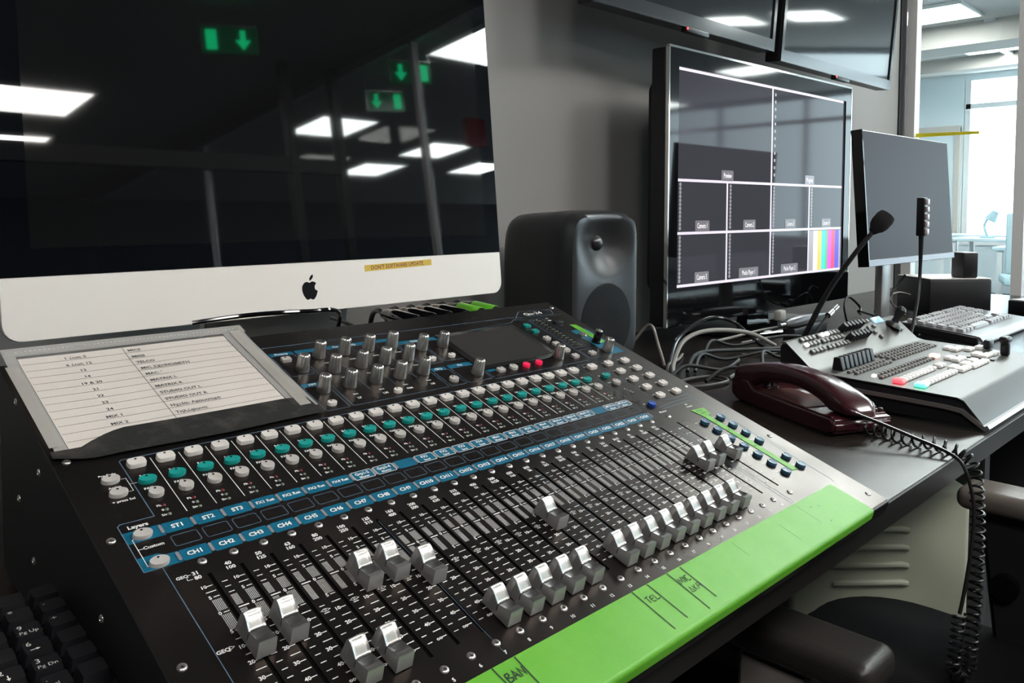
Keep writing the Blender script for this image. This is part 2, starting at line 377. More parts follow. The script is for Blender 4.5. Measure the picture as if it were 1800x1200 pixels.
# ================================================================== the mixing console
TL = math.radians(18.9); sT, cT = math.sin(TL), math.cos(TL)
U = 0.001
def loc2(y, z): return (y*cT+z*sT, -y*sT+z*cT)        # world (y,z) -> console (s,h)
con = thing('mixing_console', 'large black mixing console with silver faders, teal and white buttons', 'mixing console', (0, 0, 0), (TL, 0, 0))
XL, XR = -0.0285, 0.611
bm = B()
prof = [(-0.1985, -0.004), (-0.196, -0.0012), (0.2775, -0.0012), (0.279, -0.004), loc2(0.268, DZ+0.008), loc2(0.25, DZ+0.003), loc2(-0.155, DZ+0.003), loc2(-0.181, DZ+0.007)]
prism(bm, prof, XL, XR, 'x', 0.001, 1)
obj('console_body', bm, body_m, con)
# top sheet with real fader slots and a display recess
bm = B()
slots = [(20.2*n-0.7, 1.3) for n in range(1, 25)] + [(513.7, 1.3)]
def top_sheet(bm):
    ys = [-196, -130.6, -11.9, 277]
    for a, b in ((ys[0], ys[1]), (ys[2], ys[3])): quad(bm, XL, a*U, XR, b*U, 0)
    x = XL
    for sx, hw in slots:
        quad(bm, x, ys[1]*U, (sx-hw)*U, ys[2]*U, 0); x = (sx+hw)*U
    quad(bm, x, ys[1]*U, XR, ys[2]*U, 0)
    # rolled front nose
    pr_ = [(-196, 0)] + [(-196-3.2*math.sin(a), -3.2+3.2*math.cos(a)) for a in [PI/2*k/6 for k in range(1, 7)]] + [(-199.6, -13), (-198.0, -18.5)]
    for (s0, h0), (s1, h1) in zip(pr_, pr_[1:]):
        v = [bm.verts.new(p) for p in ((XL, s0*U, h0*U), (XL, s1*U, h1*U), (XR, s1*U, h1*U), (XR, s0*U, h0*U))]; bm.faces.new(v)
top_sheet(bm)
bmesh.ops.remove_doubles(bm, verts=bm.verts[:], dist=1e-6)
obj('top_panel', bm, panel_m, con, 40)
bm = B()
for sx, hw in slots:
    x0, x1, y0, y1 = (sx-hw)*U, (sx+hw)*U, -0.1306, -0.0119
    V = [bm.verts.new(p) for p in ((x0, y0, 0), (x1, y0, 0), (x1, y1, 0), (x0, y1, 0), (x0, y0, -.001), (x1, y0, -.001), (x1, y1, -.001), (x0, y1, -.001))]
    for f in ((0, 4, 5, 1), (1, 5, 6, 2), (2, 6, 7, 3), (3, 7, 4, 0), (4, 7, 6, 5)): bm.faces.new([V[i] for i in f])
obj('fader_slots', bm, slot_m, con, 0, kind='stuff')

# ---- printed legend
Z0 = 0.00012
pw, pb = B(), B()
dots = B()
geq = ['31/80', '40/100', '50/125', '63/160', '80/200', '100/250', '125/315', '160/400', '200/500', '250/630', '315/800', '400/1k', '500/1k25', '630/1k6', '800/2k', '1k/2k5', '1k25/3k15', '1k6/4k', '2k/5k', '2k5/6k3', '3k15/8k', '4k/10k', '5k/12k5', '6k3/16k']
def tw(s, size, x, y, al='CENTER', bold=0.03, z=Z0, sx=1.05): text(pw, s, size*U, x*U, y*U, z, al, bold, sx=sx)
main_s = [(-21.9, '10'), (-31.4, '5'), (-45.0, '0'), (-60.3, '5'), (-72.6, '10'), (-84.8, '20'), (-97.0, '30'), (-109.2, '40'), (-121.4, 'oo')]
for n in range(1, 25):
    X = 20.2*n
    a, b = geq[n-1].split('/')
    tw(a, 4.0, X-7.6, -8.5, bold=0.035); tw(b, 4.0, X-7.6, -12.5, bold=0.035)
    for s_, lb in main_s:
        tw(lb, 3.6, X-8.3, s_, bold=0.03)
        line(pw, [((X-6.3)*U, s_*U), ((X-2.8)*U, s_*U)], 0.6*U, Z0)
    for s_ in (-26.7, -66.4, -78.7, -90.9, -103.1, -115.6):
        line(pw, [((X-8.9)*U, s_*U), ((X-2.8)*U, s_*U)], 0.6*U, Z0)
    for s_ in (-21.9, -26.7, -31.6, -66.6, -72.7, -78.8, -84.9, -91.2, -97.2, -103.3, -109.6, -115.7, -121.7):
        line(pw, [((X+2.8)*U, s_*U), ((X+6.4)*U, s_*U)], 0.6*U, Z0)
    line(pw, [((X+2.7)*U, -45.1*U), ((X+9)*U, -45.1*U)], 0.9*U, Z0)
    for (x0, nx, sa, sb) in ((X-8.2, 6, -33.6, -43.0), (X-8.2, 6, -46.6, -59.0), (X+2.9, 5, -34.0, -43.2), (X+2.9, 5, -46.6, -60.0)):
        ny = int(round((sa-sb)/1.0))
        for i in range(nx):
            for j in range(ny):
                xx = x0+i*(0.98 if nx == 6 else 0.84); yy = sa-(j+.5)*(sa-sb)/ny
                quad(dots, (xx-.27)*U, (yy-.27)*U, (xx+.27)*U, (yy+.27)*U, Z0)
    tw(str(n), 3.6, X+0.4, -149.8, bold=0.03)
    tw('Mute', 3.2, X-0.2, 118.0, bold=0.03); tw('Sel', 3.2, X-1.6, 96.6, bold=0.03); tw('PAFL', 3.2, X-2.0, 81.6, bold=0.03)
    for s_, lb in ((61.0, 'Pk'), (55.9, '0'), (50.7, 'Sig')): tw(lb, 2.9, X-2.0, s_, 'RIGHT', bold=0.03)
    if n > 1:      # FX/GEQ arrows beside the -10 mark
        for d in (-1, 1):
            cx = X-15.4+d*1.6
            line(pw, [((cx+d*1.5)*U, -70.4*U), ((cx-d*1.2)*U, -69.2*U), ((cx-d*1.2)*U, -71.6*U)], 0.3*U, Z0, True)
    if n < 24: line(pw, [((X+10.3)*U, 48.7*U), ((X+10.3)*U, 115.3*U)], 0.55*U, Z0)
tw('GEQ', 3.3, 4.5, -8.7); line(pw, [(7.6*U, -8.6*U), (9.7*U, -8.6*U)], .4*U, Z0); line(pw, [(6.5*U, -10.5*U), (6.5*U, -12.6*U), (9.5*U, -12.6*U)], .4*U, Z0)
tw('GEQ', 3.6, 2.2, -71.0); line(pw, [(6*U, -69.4*U), (8.6*U, -70.6*U), (6*U, -71.8*U)], .3*U, Z0, True)
tw('Pre Fade', 3.0, -1.5, 105.6); tw('Assign', 3.0, -1.2, 90.4); tw('+ press Sel', 3.1, -0.6, 74.9)
line(pw, [(5*U, 98*U), (8.2*U, 98*U), (8.2*U, 83*U), (5*U, 83*U)], .45*U, Z0); line(pw, [(8.2*U, 90.6*U), (14*U, 90.6*U)], .45*U, Z0)
tw('Layers', 4.6, -1.6, 46.8, bold=0.035); tw('Custom', 3.7, 0.4, 25.0)
line(pw, [(-4*U, 35.0*U), (-9.0*U, 35.0*U), (-9.0*U, 8.5*U), (-6*U, 8.5*U)], .5*U, Z0+.0001); line(pw, [(-9*U, 24.8*U), (-5*U, 24.8*U)], .5*U, Z0)
# 25th strip and right hand block
for s_, lb in ((118.6, 'Mute'), (97, 'Sel'), (81, 'PAFL')): tw(lb, 2.6, 508, s_-4, bold=0.02)
for k, s_ in enumerate((60.5, 57.5, 54.5, 51.5)): tw(('Pk', '0', '-12', 'Sig')[k], 2.4, 515+k*1.2, s_)
for k in range(5):
    tw('SoftKey %d' % (k+1) if k else 'SoftKey 1', 1.9, 541, 115.5-k*19.2, 'CENTER'); tw('SoftKey %d' % (k+6) if k < 4 else 'SoftKey 10', 1.9, 571, 115.5-k*19.2)
tw('LR', 2.6, 508.5, 28); tw('Alt', 3.3, 560.5, 9.5); tw('Output', 3.3, 560.7, 5.0); tw('Master', 4.2, 517, 9.0, bold=0.02)
for i, lb in enumerate(('FX1', 'FX2', 'FX3', 'FX4')): pass
for r_, y in ((18.8, 0), (23.5, 0)): pass
line(pb, [(521*U, 16.5*U), (549*U, 19*U), (556*U, 19.1*U), (583*U, 19.1*U)], .6*U, Z0); line(pb, [(536*U, 29*U), (552*U, 24.6*U), (586*U, 24.6*U)], .6*U, Z0); line(pb, [(522*U, 13*U), (580*U, 14.2*U)], .6*U, Z0)
for k, s_ in enumerate((-25.8, -41.6, -57.8, -73.6, -89.8, -105.7, -121.3)):
    tw(('Grp 1-2', 'Mix 1', 'Mix 2', 'Mix 3', 'Mix 4', 'FX 1', 'FX 2')[k], 2.2, 537, s_+4)
    if k != 4: tw(('Mix 5-6', 'Mix 7-8', 'Mix 9-10', 'MTX 1', '', 'FX 3', 'FX 4')[k], 2.2, 568, s_+4)
for s_, lb in main_s:
    tw(lb, 3.0, 504.5, s_); line(pw, [(507*U, s_*U), (511*U, s_*U)], .5*U, Z0); line(pw, [(516.5*U, s_*U), (520*U, s_*U)], .5*U, Z0)
line(pb, [(498*U, -20*U), (498*U, -154*U)], .4*U, Z0); line(pb, [(502.5*U, -20*U), (502.5*U, -154*U)], .4*U, Z0)
line(pb, [(585.4*U, 120*U), (585.4*U, -150*U), (583*U, -154.5*U)], .5*U, Z0); line(pb, [(590*U, -60*U), (590*U, -100*U)], .4*U, Z0)
line(pb, [(-12.6*U, 4.5*U), (-2*U, 4.5*U), (-2*U, -150*U)], .5*U, Z0)
line(pb, [(141*U, -14*U), (141*U, -150*U)], .3*U, Z0); line(pb, [(300*U, -14*U), (300*U, -150*U)], .25*U, Z0)
line(pb, [(-12.6*U, 4.5*U), (-12.6*U, 50.3*U), (-10.6*U, 52.0*U), (10.5*U, 52.0*U), (10.5*U, 118.0*U), (12.2*U, 119.6*U), (494*U, 119.6*U), (494*U, 119*U)], .6*U, Z0)
line(pb, [(500*U, 119.6*U), (524*U, 119.6*U), (533*U, 119.6*U), (600*U, 119.6*U)], .5*U, Z0); line(pb, [(500*U, 119.6*U), (500*U, 45*U)], .5*U, Z0); line(pb, [(531*U, 119.6*U), (531*U, 40*U)], .5*U, Z0)
for n in range(1, 25): line(pb, rrect((20.2*n-8.4)*U, 18.8*U, (20.2*n+8.2)*U, 29.1*U, 1.5*U), .4*U, Z0, True)
# upper section boxes
def frame(x0, y0, x1, y1): line(pb, rrect(x0*U, y0*U, x1*U, y1*U, 2*U), .5*U, Z0, True)
frame(183.5, 192, 207.5, 233); frame(183.5, 128.8, 206.8, 171); frame(210.5, 129.2, 320.5, 232.5); frame(322.5, 174.8, 348.8, 221.5); frame(351.5, 175.4, 380.5, 221.5)
frame(323.8, 128.8, 343.0, 160); frame(346.5, 128.8, 378.5, 160); frame(536, 157, 558.5, 237); frame(536, 128.5, 562, 150)
for x in (241.5, 270.5, 299.5): line(pb, [(x*U, 150*U), (x*U, 230*U)], .45*U, Z0)
for sx_, lb in ((227, 'LF'), (255.5, 'LM'), (283.5, 'HM'), (311.5, 'HF')):
    tw('Width', 2.7, sx_+3, 207.5); tw('Freq', 2.7, sx_+3, 177.6); tw('Gain', 2.7, sx_-3.5, 146.6); tw(lb, 4.2, sx_-3.5, 139.5)
line(pb, [(182*U, 250.8*U), (519*U, 248.0*U), (521*U, 245.6*U), (588*U, 243.6*U), (595*U, 256.6*U), (539*U, 260*U), (521*U, 245.6*U)], .7*U, Z0)
line(pb, [(381*U, 228*U), (505*U, 236*U), (511*U, 240.5*U), (530*U, 240.5*U), (533*U, 236*U), (533*U, 127*U)], .5*U, Z0); line(pb, [(381*U, 228*U), (381*U, 126.6*U), (530*U, 126.6*U)], .5*U, Z0)
line(pb, [(560*U, 240*U), (603*U, 240*U), (603*U, 126*U)], .4*U, Z0)
for k, s_ in enumerate([233-6.2*i for i in range(12)]): tw(('Pk', '9', '6', '3', '0', '3', '6', '9', '12', '18', '24', '36')[k], 2.0, 541, s_)
tw('LR', 2.4, 547, 233.8); tw('Sig', 2.2, 553, 160.8)
tw('2TR', 2.6, 566, 234); tw('USB', 3.2, 565, 227.8); tw('Talk', 2.2, 572, 212); tw('Lamp', 2.2, 590, 148)
# model name in the outlined plate
text(pw, 'Qu-24', 9*U, 557*U, 251.4*U, Z0, 'CENTER', 0.02, sx=1.35)
obj('printed_lettering', pw, print_m, con, 0, kind='stuff'); obj('scale_dots', dots, print_m, con, 0, kind='stuff')
obj('printed_lines', pb, printblue_m, con, 0, kind='stuff')

# ---- blue name tabs, one per channel
row1 = ['ST1', 'ST2', 'ST3', 'FX1 Ret', 'FX2 Ret', 'FX3 Ret', 'FX4 Ret', 'Grp1-2/Master', 'Grp3-4/Master', '', 'FX1/Send', 'FX2/Send', 'FX3/Send', 'FX4/Send', 'Mix1/Master', 'Mix2/Master', 'Mix3/Master', 'Mix4/Master', 'Mix5-6/Master', 'Mix7-8/Master', 'Mix9-10/Master', '', 'MTX1-2/Master', 'MTX3-4/Master']
def tabmesh():
    b = B(); prism(b, rrect(-9.0*U, -5.15*U, 9.0*U, 5.15*U, 1.4*U), 0, 0.00010, 'z'); me = bpy.data.meshes.new('channel_tab'); b.to_mesh(me); b.free(); me.materials.append(blue_m); return me
tm = tabmesh()
pillb = B(); prism(pillb, rrect(-1.0*U, -4.0*U, 1.0*U, 4.0*U, .9*U), 0, 0.0005, 'z'); pill = bpy.data.meshes.new('select_lamp'); pillb.to_mesh(pill); pillb.free(); pill.materials.append(ledpill_m)
for n in range(1, 25):
    for row, s_ in ((0, 9.4), (1, 37.6)):
        o = obj('channel_tab', None, None, con, mesh=tm, loc=((20.2*n-0.3)*U, s_*U, 0.00005))
        lb = ('CH%d' % n) if row == 0 else row1[n-1]
        t = B()
        if '/' in lb:
            a, b2 = lb.split('/'); text(t, a, 4.4*U, 0, 1.6*U, 0.00016, bold=0.03, sx=0.95); text(t, b2, 3.2*U, 0, -2.6*U, 0.00016, bold=0.03)
            line(t, rrect(-8.7*U, -4.8*U, 8.7*U, 4.8*U, 0.9*U), .5*U, 0.00016, True)
        elif lb: text(t, lb.split(' ')[0] + (' ' + lb.split(' ')[1] if ' ' in lb else ''), (5.2 if ' ' not in lb else 4.0)*U, 0, 0, 0.00016, bold=0.035)
        if lb: obj('lettering', t, print_m, o, 0)
        else: t.free()
        obj('select_lamp', None, None, con, mesh=pill, loc=((20.2*n+9.8)*U, s_*U, 0.0))
for s_ in (9.4, 37.6): obj('select_lamp', None, None, con, mesh=pill, loc=(9.6*U, s_*U, 0.00016))
b = B(); prism(b, [(-12.4*U, 4.4*U), (10.7*U, 4.4*U), (10.7*U, 14.6*U), (3*U, 14.6*U), (0, 17.5*U), (-12.4*U, 17.5*U)], 0, .00011, 'z'); prism(b, [(-12.4*U, 31.8*U), (10.7*U, 31.8*U), (10.7*U, 43*U), (-12.4*U, 43*U)], 0, .00011, 'z')
obj('layer_band', b, blue_m, con, 0)
for x0, x1, y0, y1, s_ in ((183.3, 208, 232.6, 238.6, 'Preamp'), (210.2, 320.6, 232.2, 238.4, 'Parametric EQ'), (321, 380, 221.5, 228, 'Dynamics'), (183.3, 206, 170.8, 176.8, 'HPF'), (323.6, 342, 160, 166, 'GEQ'), (346, 378, 160, 167, 'Pan'), (432, 452, 228.4, 232, 'TouchScreen'), (383, 395, 141, 147, ''), (571, 599, 130, 196, '')):
    b = B(); prism(b, rrect(x0*U, y0*U, x1*U, y1*U, 1.5*U), 0, .0001, 'z'); o = obj('section_tag', b, blue_m, con, 0)
    if s_:
        t = B(); text(t, s_, (4.4 if s_ != 'TouchScreen' else 2.6)*U, (x0+x1)/2*U, (y0+y1)/2*U, .00016, bold=0.03); obj('lettering', t, print_m, o, 0)

# ---- screws
b = B(); lathe(b, [(0.95e-3, 0.0003), (1.15e-3, 0.0011), (2.0e-3, 0.0011), (2.75e-3, 0.0004), (2.85e-3, 0)], 20); ns_ = len(b.faces); lathe(b, [(0, .0003), (.95e-3, .0003)], 12); b.faces.ensure_lookup_table()
for f in b.faces[ns_:]: f.material_index = 1
scr = bpy.data.meshes.new('screw'); b.to_mesh(scr); b.free(); scr.materials.append(screw_m); scr.materials.append(groove_m); scr.shade_smooth()
scr.set_sharp_from_angle(angle=0.9)
spots = [(20.2*n-0.1, -0.4) for n in range(1, 25)] + [(20.2*n, -141.4) for n in range(1, 25)] + [(514.5, -0.2), (514.5, -142.2), (-19.8, 39.4), (-20, -70.7), (601, 38.7), (599.7, -73), (599, -182.3), (601.6, 260), (-19.8, 130), (-20, -180)]
for x, s_ in spots: obj('screw', None, None, con, mesh=scr, loc=(x*U, s_*U, 0))

for y_, z_ in ((.212, .070), (.156, .029), (.212, -.004), (.176, -.041), (.03, -.03), (-.09, -.062)):
    a_, h_ = loc2(y_, z_); obj('screw', None, None, con, mesh=scr, loc=(XL, a_, h_), rot=(0, -PI/2, 0))
# ---- buttons
def btn(shape, w_, d_, h_, m, dot=True):
    b = B(); t = bmesh.new()
    if shape == 'hex': pts = rrect(-w_/2, -d_/2, w_/2, d_/2, min(w_, d_)*0.30, 2)
    elif shape == 'rr': pts = rrect(-w_/2, -d_/2, w_/2, d_/2, min(w_, d_)*0.22, 3)
    else: pts = [(w_/2*math.cos(a), d_/2*math.sin(a)) for a in [2*PI*k/24 for k in range(24)]]
    rings = []
    for sc_, z in ((1, 0), (1, h_*0.8), (0.95, h_), (0.85, h_), (0.6, h_*0.93), (0.3, h_*0.88)):
        rings.append([t.verts.new((p[0]*sc_*U, p[1]*sc_*U, z*U)) for p in pts])
    for A, D in zip(rings, rings[1:]):
        for k in range(len(pts)): t.faces.new((A[k], A[(k+1) % len(pts)], D[(k+1) % len(pts)], D[k]))
    t.faces.new(rings[-1]); merge(b, t)
    nb = len(b.faces)
    if dot:
        prism(b, [(0.85*U*math.cos(2*PI*k/8), (d_*0.30+0.75*math.sin(2*PI*k/8))*U) for k in range(8)], h_*0.93*U, (h_*1.0+.06)*U, 'z')
    b.faces.ensure_lookup_table()
    for f in b.faces[nb:]: f.material_index = 1
    me = bpy.data.meshes.new('b'); b.to_mesh(me); b.free(); me.materials.append(m); me.materials.append(groove_m); me.shade_smooth(); me.set_sharp_from_angle(angle=0.6); return me
m_mute = btn('hex', 12.6, 8.8, 3.2, btnw_m); m_sel = btn('el', 12.2, 7.8, 3.0, btnt_m); m_pafl = btn('el', 10.2, 9.6, 3.0, btng_m)
m_el = btn('el', 12.0, 8.4, 3.0, btng_m); m_soft = btn('hex', 12.0, 8.6, 3.0, btnw_m); m_sq = btn('rr', 9.6, 7.2, 2.8, btng_m); m_sqt = btn('rr', 9.6, 7.2, 2.8, btnt_m)
m_blue = btn('el', 9.8, 9.8, 3.2, btns_m); m_royal = btn('el', 9, 9, 3.2, btnb_m); m_red = btn('el', 8.2, 8.2, 3.0, btnr_m); m_rw = btn('el', 9, 7, 3.0, btnw_m)
def put(name, me, x, s_, label=None):
    o = obj(name, None, None, con, mesh=me, loc=(x*U, s_*U, 0))
    if label: o['label'] = label
    return o
for n in range(1, 25):
    X = 20.2*n-0.6
    put('mute_button', m_mute, X, 111.0); put('select_button', m_sel, X, 89.8); put('listen_button', m_pafl, X+0.1, 74.0)
put('mute_button', m_mute, 515.8, 110.9); put('select_button', m_sel, 516, 89.8); put('listen_button', m_pafl, 516, 74.0)
for s_ in (98.2, 82.4): put('assign_button', m_el, -1.6, s_)
for s_ in (36.6, 8.7): put('layer_button', m_el, -2.3, s_)
for k in range(5): put('soft_key', m_soft, 545.2, 110.9-19.2*k); put('soft_key', m_soft, 575.2, 110.1-19.1*k)
put('left_right_button', m_royal, 515.6, 23.3, 'royal blue round button')
for s_ in (-25.8, -41.6, -57.8, -73.6, -89.8, -105.7, -121.3): put('output_button', m_blue, 545.4, s_)
for s_ in (-26.2, -41.8, -58.0, -74.2, -105.7, -121.7): put('output_button', m_blue, 575.6, s_)
for x, s_, me in ((193.8, 222.4, m_sq), (193.3, 137.7, m_rw), (264.2, 137.5, m_rw), (339.3, 182.2, m_rw), (365.9, 182.7, m_rw), (333.7, 138.7, m_pafl), (517, 221.3, m_sqt), (516.8, 206, m_sqt), (516.6, 185.7, m_sq), (517.4, 170.6, m_sq), (517.6, 153.8, m_sq), (517, 138.4, m_sq), (547.1, 138, m_sq), (398.8, 139.2, m_sq), (417.8, 139.5, m_pafl)):
    put('function_button', me, x, s_)
for x in (437.2, 456.8): put('function_button', m_red, x, 139.1, 'red round button')
# ---- small lamps
for nm, col, ss in (('peak_lamps', ledr_m, (60.7,)), ('signal_lamps', ledg_m, (55.5, 50.5))):
    b = B()
    for n in range(1, 25):
        for s_ in ss: lathe(b, [(1.35*U, 0), (1.2*U, .5*U), (.7*U, .9*U), (0, 1.05*U)], 8, T(20.2*n*U-.0004, s_*U, 0))
    obj(nm, b, col, con, kind='stuff')
b = B()
for k in range(12):
    for x in (547.2, 550.6): lathe(b, [(1.2*U, 0), (1.0*U, .5*U), (0, .8*U)], 8, T(x*U, (230.5-6.1*k)*U, 0))
obj('meter_lamps', b, ledg_m, con, kind='stuff')
# ---- display
b = B(); box(b, (.4385, .187, 0.0006), (.122, .084, .0022), .0008, 2); o = obj('display_bezel', b, mat('bezel_black', (.012, .012, .012), .25), con)
b = B(); box(b, (.4385, .1865, 0.00175), (.106, .070, .0004)); obj('touch_display', b, glassdark_m, o, 0)
# ---- knobs
def knob(r0=6.5, r1=5.3, h=17.0, flutes=11, m=knob_m):
    b = B()
    def rf(r, z, a):
        k = max(0.0, (z-2*U)/(h*U)); dep = 0.75*U*min(1, k*1.25)
        return r - dep*(0.5+0.5*math.cos(flutes*a))**1.6
    pr_ = [(r0*U, 0.8*U), (r0*U, 1.6*U)] + [((r0+(r1-r0)*t)*U, (1.6+(h-3.0)*t)*U) for t in [i/8 for i in range(1, 9)]] + [((r1-.5)*U, (h-.6)*U), ((r1-1.3)*U, (h-.1)*U)]
    lathe(b, pr_, 88, None, rf); n0 = len(b.faces)
    lathe(b, [((r1-1.25)*U, (h-.2)*U), ((r1-1.9)*U, (h-.25)*U), (1.5*U, (h-.9)*U), (0, (h-1.0)*U)], 32)
    lathe(b, [(0, 0), (r0*1.02*U, 0), (r0*1.02*U, .8*U), (0, .8*U)], 32)
    b.faces.ensure_lookup_table()
    for f in b.faces[n0:]: f.material_index = 1
    me = bpy.data.meshes.new('k'); b.to_mesh(me); b.free(); me.materials.append(m); me.materials.append(knobtop_m); me.shade_smooth(); me.set_sharp_from_angle(angle=0.7); return me
km = knob()
for x, s_ in [(199, 201)] + [(198, 161)] + [(x, s_) for s_, xs in ((221, (228, 256.2, 285.2, 314)), (191.5, (227.5, 257.6, 285.3, 314.3)), (161.4, (226.2, 255, 283, 311.7))) for x in xs] + [(343.7, 207), (371.8, 206.6), (367.9, 142), (492.6, 143.3), (575.2, 138.0)]:
    put('rotary_knob', km, x, s_)
b = B(); lathe(b, [(0, 0), (5.9*U, 0), (5.9*U, 2.6*U), (5.0*U, 3.0*U), (4.6*U, 15.5*U), (4.2*U, 16.2*U)], 28); n0 = len(b.faces)
lathe(b, [(4.6*U, 15.4*U), (4.25*U, 16.3*U), (3.6*U, 16.6*U), (0, 16.6*U)], 28); b.faces.ensure_lookup_table()
for f in b.faces[n0:]: f.material_index = 1
obj('headphone_knob', b, [gloss_m, knob_m], con, loc=(.580, .1605, 0))['label'] = 'black knob with a silver top rim'
b = B(); lathe(b, [(6.2*U, 0), (5.6*U, .8*U), (4.9*U, 1.0*U)], 24); n0 = len(b.faces); lathe(b, [(4.9*U, 1.0*U), (4.2*U, 2.6*U), (2.2*U, 2.6*U), (1.8*U, .4*U), (0, .4*U)], 24); b.faces.ensure_lookup_table()
for f in b.faces[n0:]: f.material_index = 1
obj('headphone_socket', b, [black_m, knob_m], con, loc=(.578, .1815, 0))
b = B(); box(b, (.5695, .218, .0015), (.014, .006, .004), .0005); obj('usb_socket', b, black_m, con)

# ---- fader caps
def fader_meshes():
    b = bmesh.new(); NX, NY = 12, 30
    yf, yb_top, yb_bot = -12.7, 9.4, 12.8
    def H(t):                     # top outline front(0) to back(1)
        if t < 0.52: return 11.6 - 2.6*(t/.52)
        u_ = (t-0.52)/0.48; return 8.6 + 6.2*math.sin(u_*PI/2)**1.15
    grid = []
    for j in range(NY+1):
        t = j/NY; y = -12.0+(yb_top+12.0)*t; row = []
        for i in range(NX+1):
            u_ = -1+2*i/NX; h = H(t)
            inside = (1-abs(u_)**5)
            if 0.15 < t < 0.53: h -= (2.0*min(1, (t-.15)/.12)*(1-.72*max(0, (t-.30)/.23)))*(1-abs(u_)**2.2)**.7
            if 0.53 < t < 0.97:
                v = (t-0.53)/0.44; e = min(1, min(v, 1-v)*7)*min(1, (1-abs(u_))*4.5); h -= 1.0*e
            row.append(b.verts.new((u_*5.05*U, y*U, h*U)))
        grid.append(row)
    for j in range(NY):
        for i in range(NX): b.faces.new((grid[j][i], grid[j][i+1], grid[j+1][i+1], grid[j+1][i]))
    ring = [grid[0][i] for i in range(NX+1)] + [grid[j][NX] for j in range(1, NY+1)] + [grid[NY][i] for i in range(NX-1, -1, -1)] + [grid[j][0] for j in range(NY-1, 0, -1)]
    n = len(ring)
    def off(k):
        c = ring[k].co; x, y, z = c.x/U, c.y/U, c.z/U
        ox = 0.42 if x > 4.9 else (-0.42 if x < -4.9 else 0); oy = -0.42 if y < -11.9 else (0.5 if y > 9.3 else 0)
        return x+ox, y+oy, z-0.5
    r1 = []; r2 = []
    for k in range(n):
        x, y, z = off(k); r1.append(b.verts.new((x*U, y*U, z*U)))
        f = 12.8/9.9 if y > 0 else 12.9/12.4
        r2.append(b.verts.new((x*1.05*U, y*f*U, 0.9*U)))
    first_wall = len(b.faces)
    for k in range(n):
        k2 = (k+1) % n; b.faces.new((ring[k2], ring[k], r1[k], r1[k2]))
    for k in range(n):
        k2 = (k+1) % n; b.faces.new((r1[k2], r1[k], r2[k], r2[k2]))
    b.faces.new(r2)
    bmesh.ops.recalc_face_normals(b, faces=b.faces[:]); b.faces.ensure_lookup_table()
    for f in b.faces[first_wall+n:]: f.material_index = 1
    me = bpy.data.meshes.new('fader_cap'); b.to_mesh(me); b.free(); me.materials.append(cap_m); me.materials.append(capside_m); me.shade_smooth(); me.set_sharp_from_angle(angle=0.75)
    g = B()
    for sx in (-1, 1): box(g, (sx*5.45*U, -0.85*U, 4.6*U), (0.35*U, 0.6*U, 7.2*U), M=None)
    tube(g, [(x*U, -0.85*U, (8.95-.5*(1-(x/5.3)**2))*U) for x in (-5.3, -2.6, 0, 2.6, 5.3)], 0.40*U, 6)
    gm = bpy.data.meshes.new('centre_groove'); g.to_mesh(gm); g.free(); gm.materials.append(groove_m)
    st = B(); box(st, (0, 0, 0.2*U), (1.4*U, 7*U, 1.6*U)); sm = bpy.data.meshes.new('fader_stem'); st.to_mesh(sm); st.free(); sm.materials.append(screw_m)
    return me, gm, sm
capme, grme, stme = fader_meshes()
fr = {1: -85.3, 2: -84.7, 3: -129.8, 4: -130.3, 5: -70, 6: -71, 7: -84.6, 13: -82, 23: -85.7, 24: -84.5, 25: -85.2}
for n in range(1, 26):
    x = 20.2*n-0.5 if n < 25 else 514.2
    s_ = fr.get(n, -136.2)+12.8
    o = obj('fader_cap', None, None, con, mesh=capme, loc=(x*U, s_*U, 0))
    obj('centre_groove', None, None, o, mesh=grme); obj('fader_stem', None, None, o, mesh=stme)

# ================================================================== tape, writing and sleeve on the console
def on_panel(name, label, cat, group=None):
    return thing(name, label, cat, (0, 0, 0), (TL, 0, 0), group)
tp = on_panel('front_tape_strip', 'long bright green cloth tape strip wrapped over the front edge of the mixing console', 'tape')
b = B()
e_t = [(-154.7, .35), (-196, .35)] + [(-196-3.55*math.sin(a), -3.2+3.55*math.cos(a)) for a in [PI/2*k/6 for k in range(1, 7)]] + [(-199.9, -8.8)]
xs = [XL-.0003+i*(0.5745-XL)/60 for i in range(61)]
for (s0, h0), (s1, h1) in zip(e_t, e_t[1:]):
    for x0, x1 in zip(xs, xs[1:]):
        j0 = (random.random()-.5)*.0005 if s0 == -154.7 else 0
        v = [b.verts.new(p) for p in ((x0, s0*U, h0*U), (x0, s1*U, h1*U), (x1, s1*U, h1*U), (x1, s0*U, h0*U))]; b.faces.new(v)
bmesh.ops.remove_doubles(b, verts=b.verts[:], dist=1e-6)
bmesh.ops.solidify(b, geom=b.faces[:], thickness=0.00022)
obj('tape_band', b, tape_m, tp, 40)
b = B(); zz = .00062
for pts in ([(125.6, -154.9), (126.2, -170), (127.0, -196)], [(143.6, -155.2), (143.3, -176), (143.0, -196)], [(258.6, -155), (258.3, -193)], [(275.7, -155.5), (275.7, -191)], [(300, -155.2), (299.2, -194)], [(316, -155.4), (315.1, -189)], [(103, -155), (104, -196)], [(112.6, -161), (113, -172)], [(385, -158), (384.5, -176)], [(452, -165), (451, -187)], [(497, -158), (496.4, -183)]):
    line(b, [(x*U, y*U) for x, y in pts], (.95 if pts[0][0] < 320 else .35)*U, zz)
def scrawl(b, strokes, x, y, sz, wd=.8):
    for st in strokes: line(b, [((x+px*sz)*U, (y+py*sz)*U) for px, py in st], wd*U, zz)
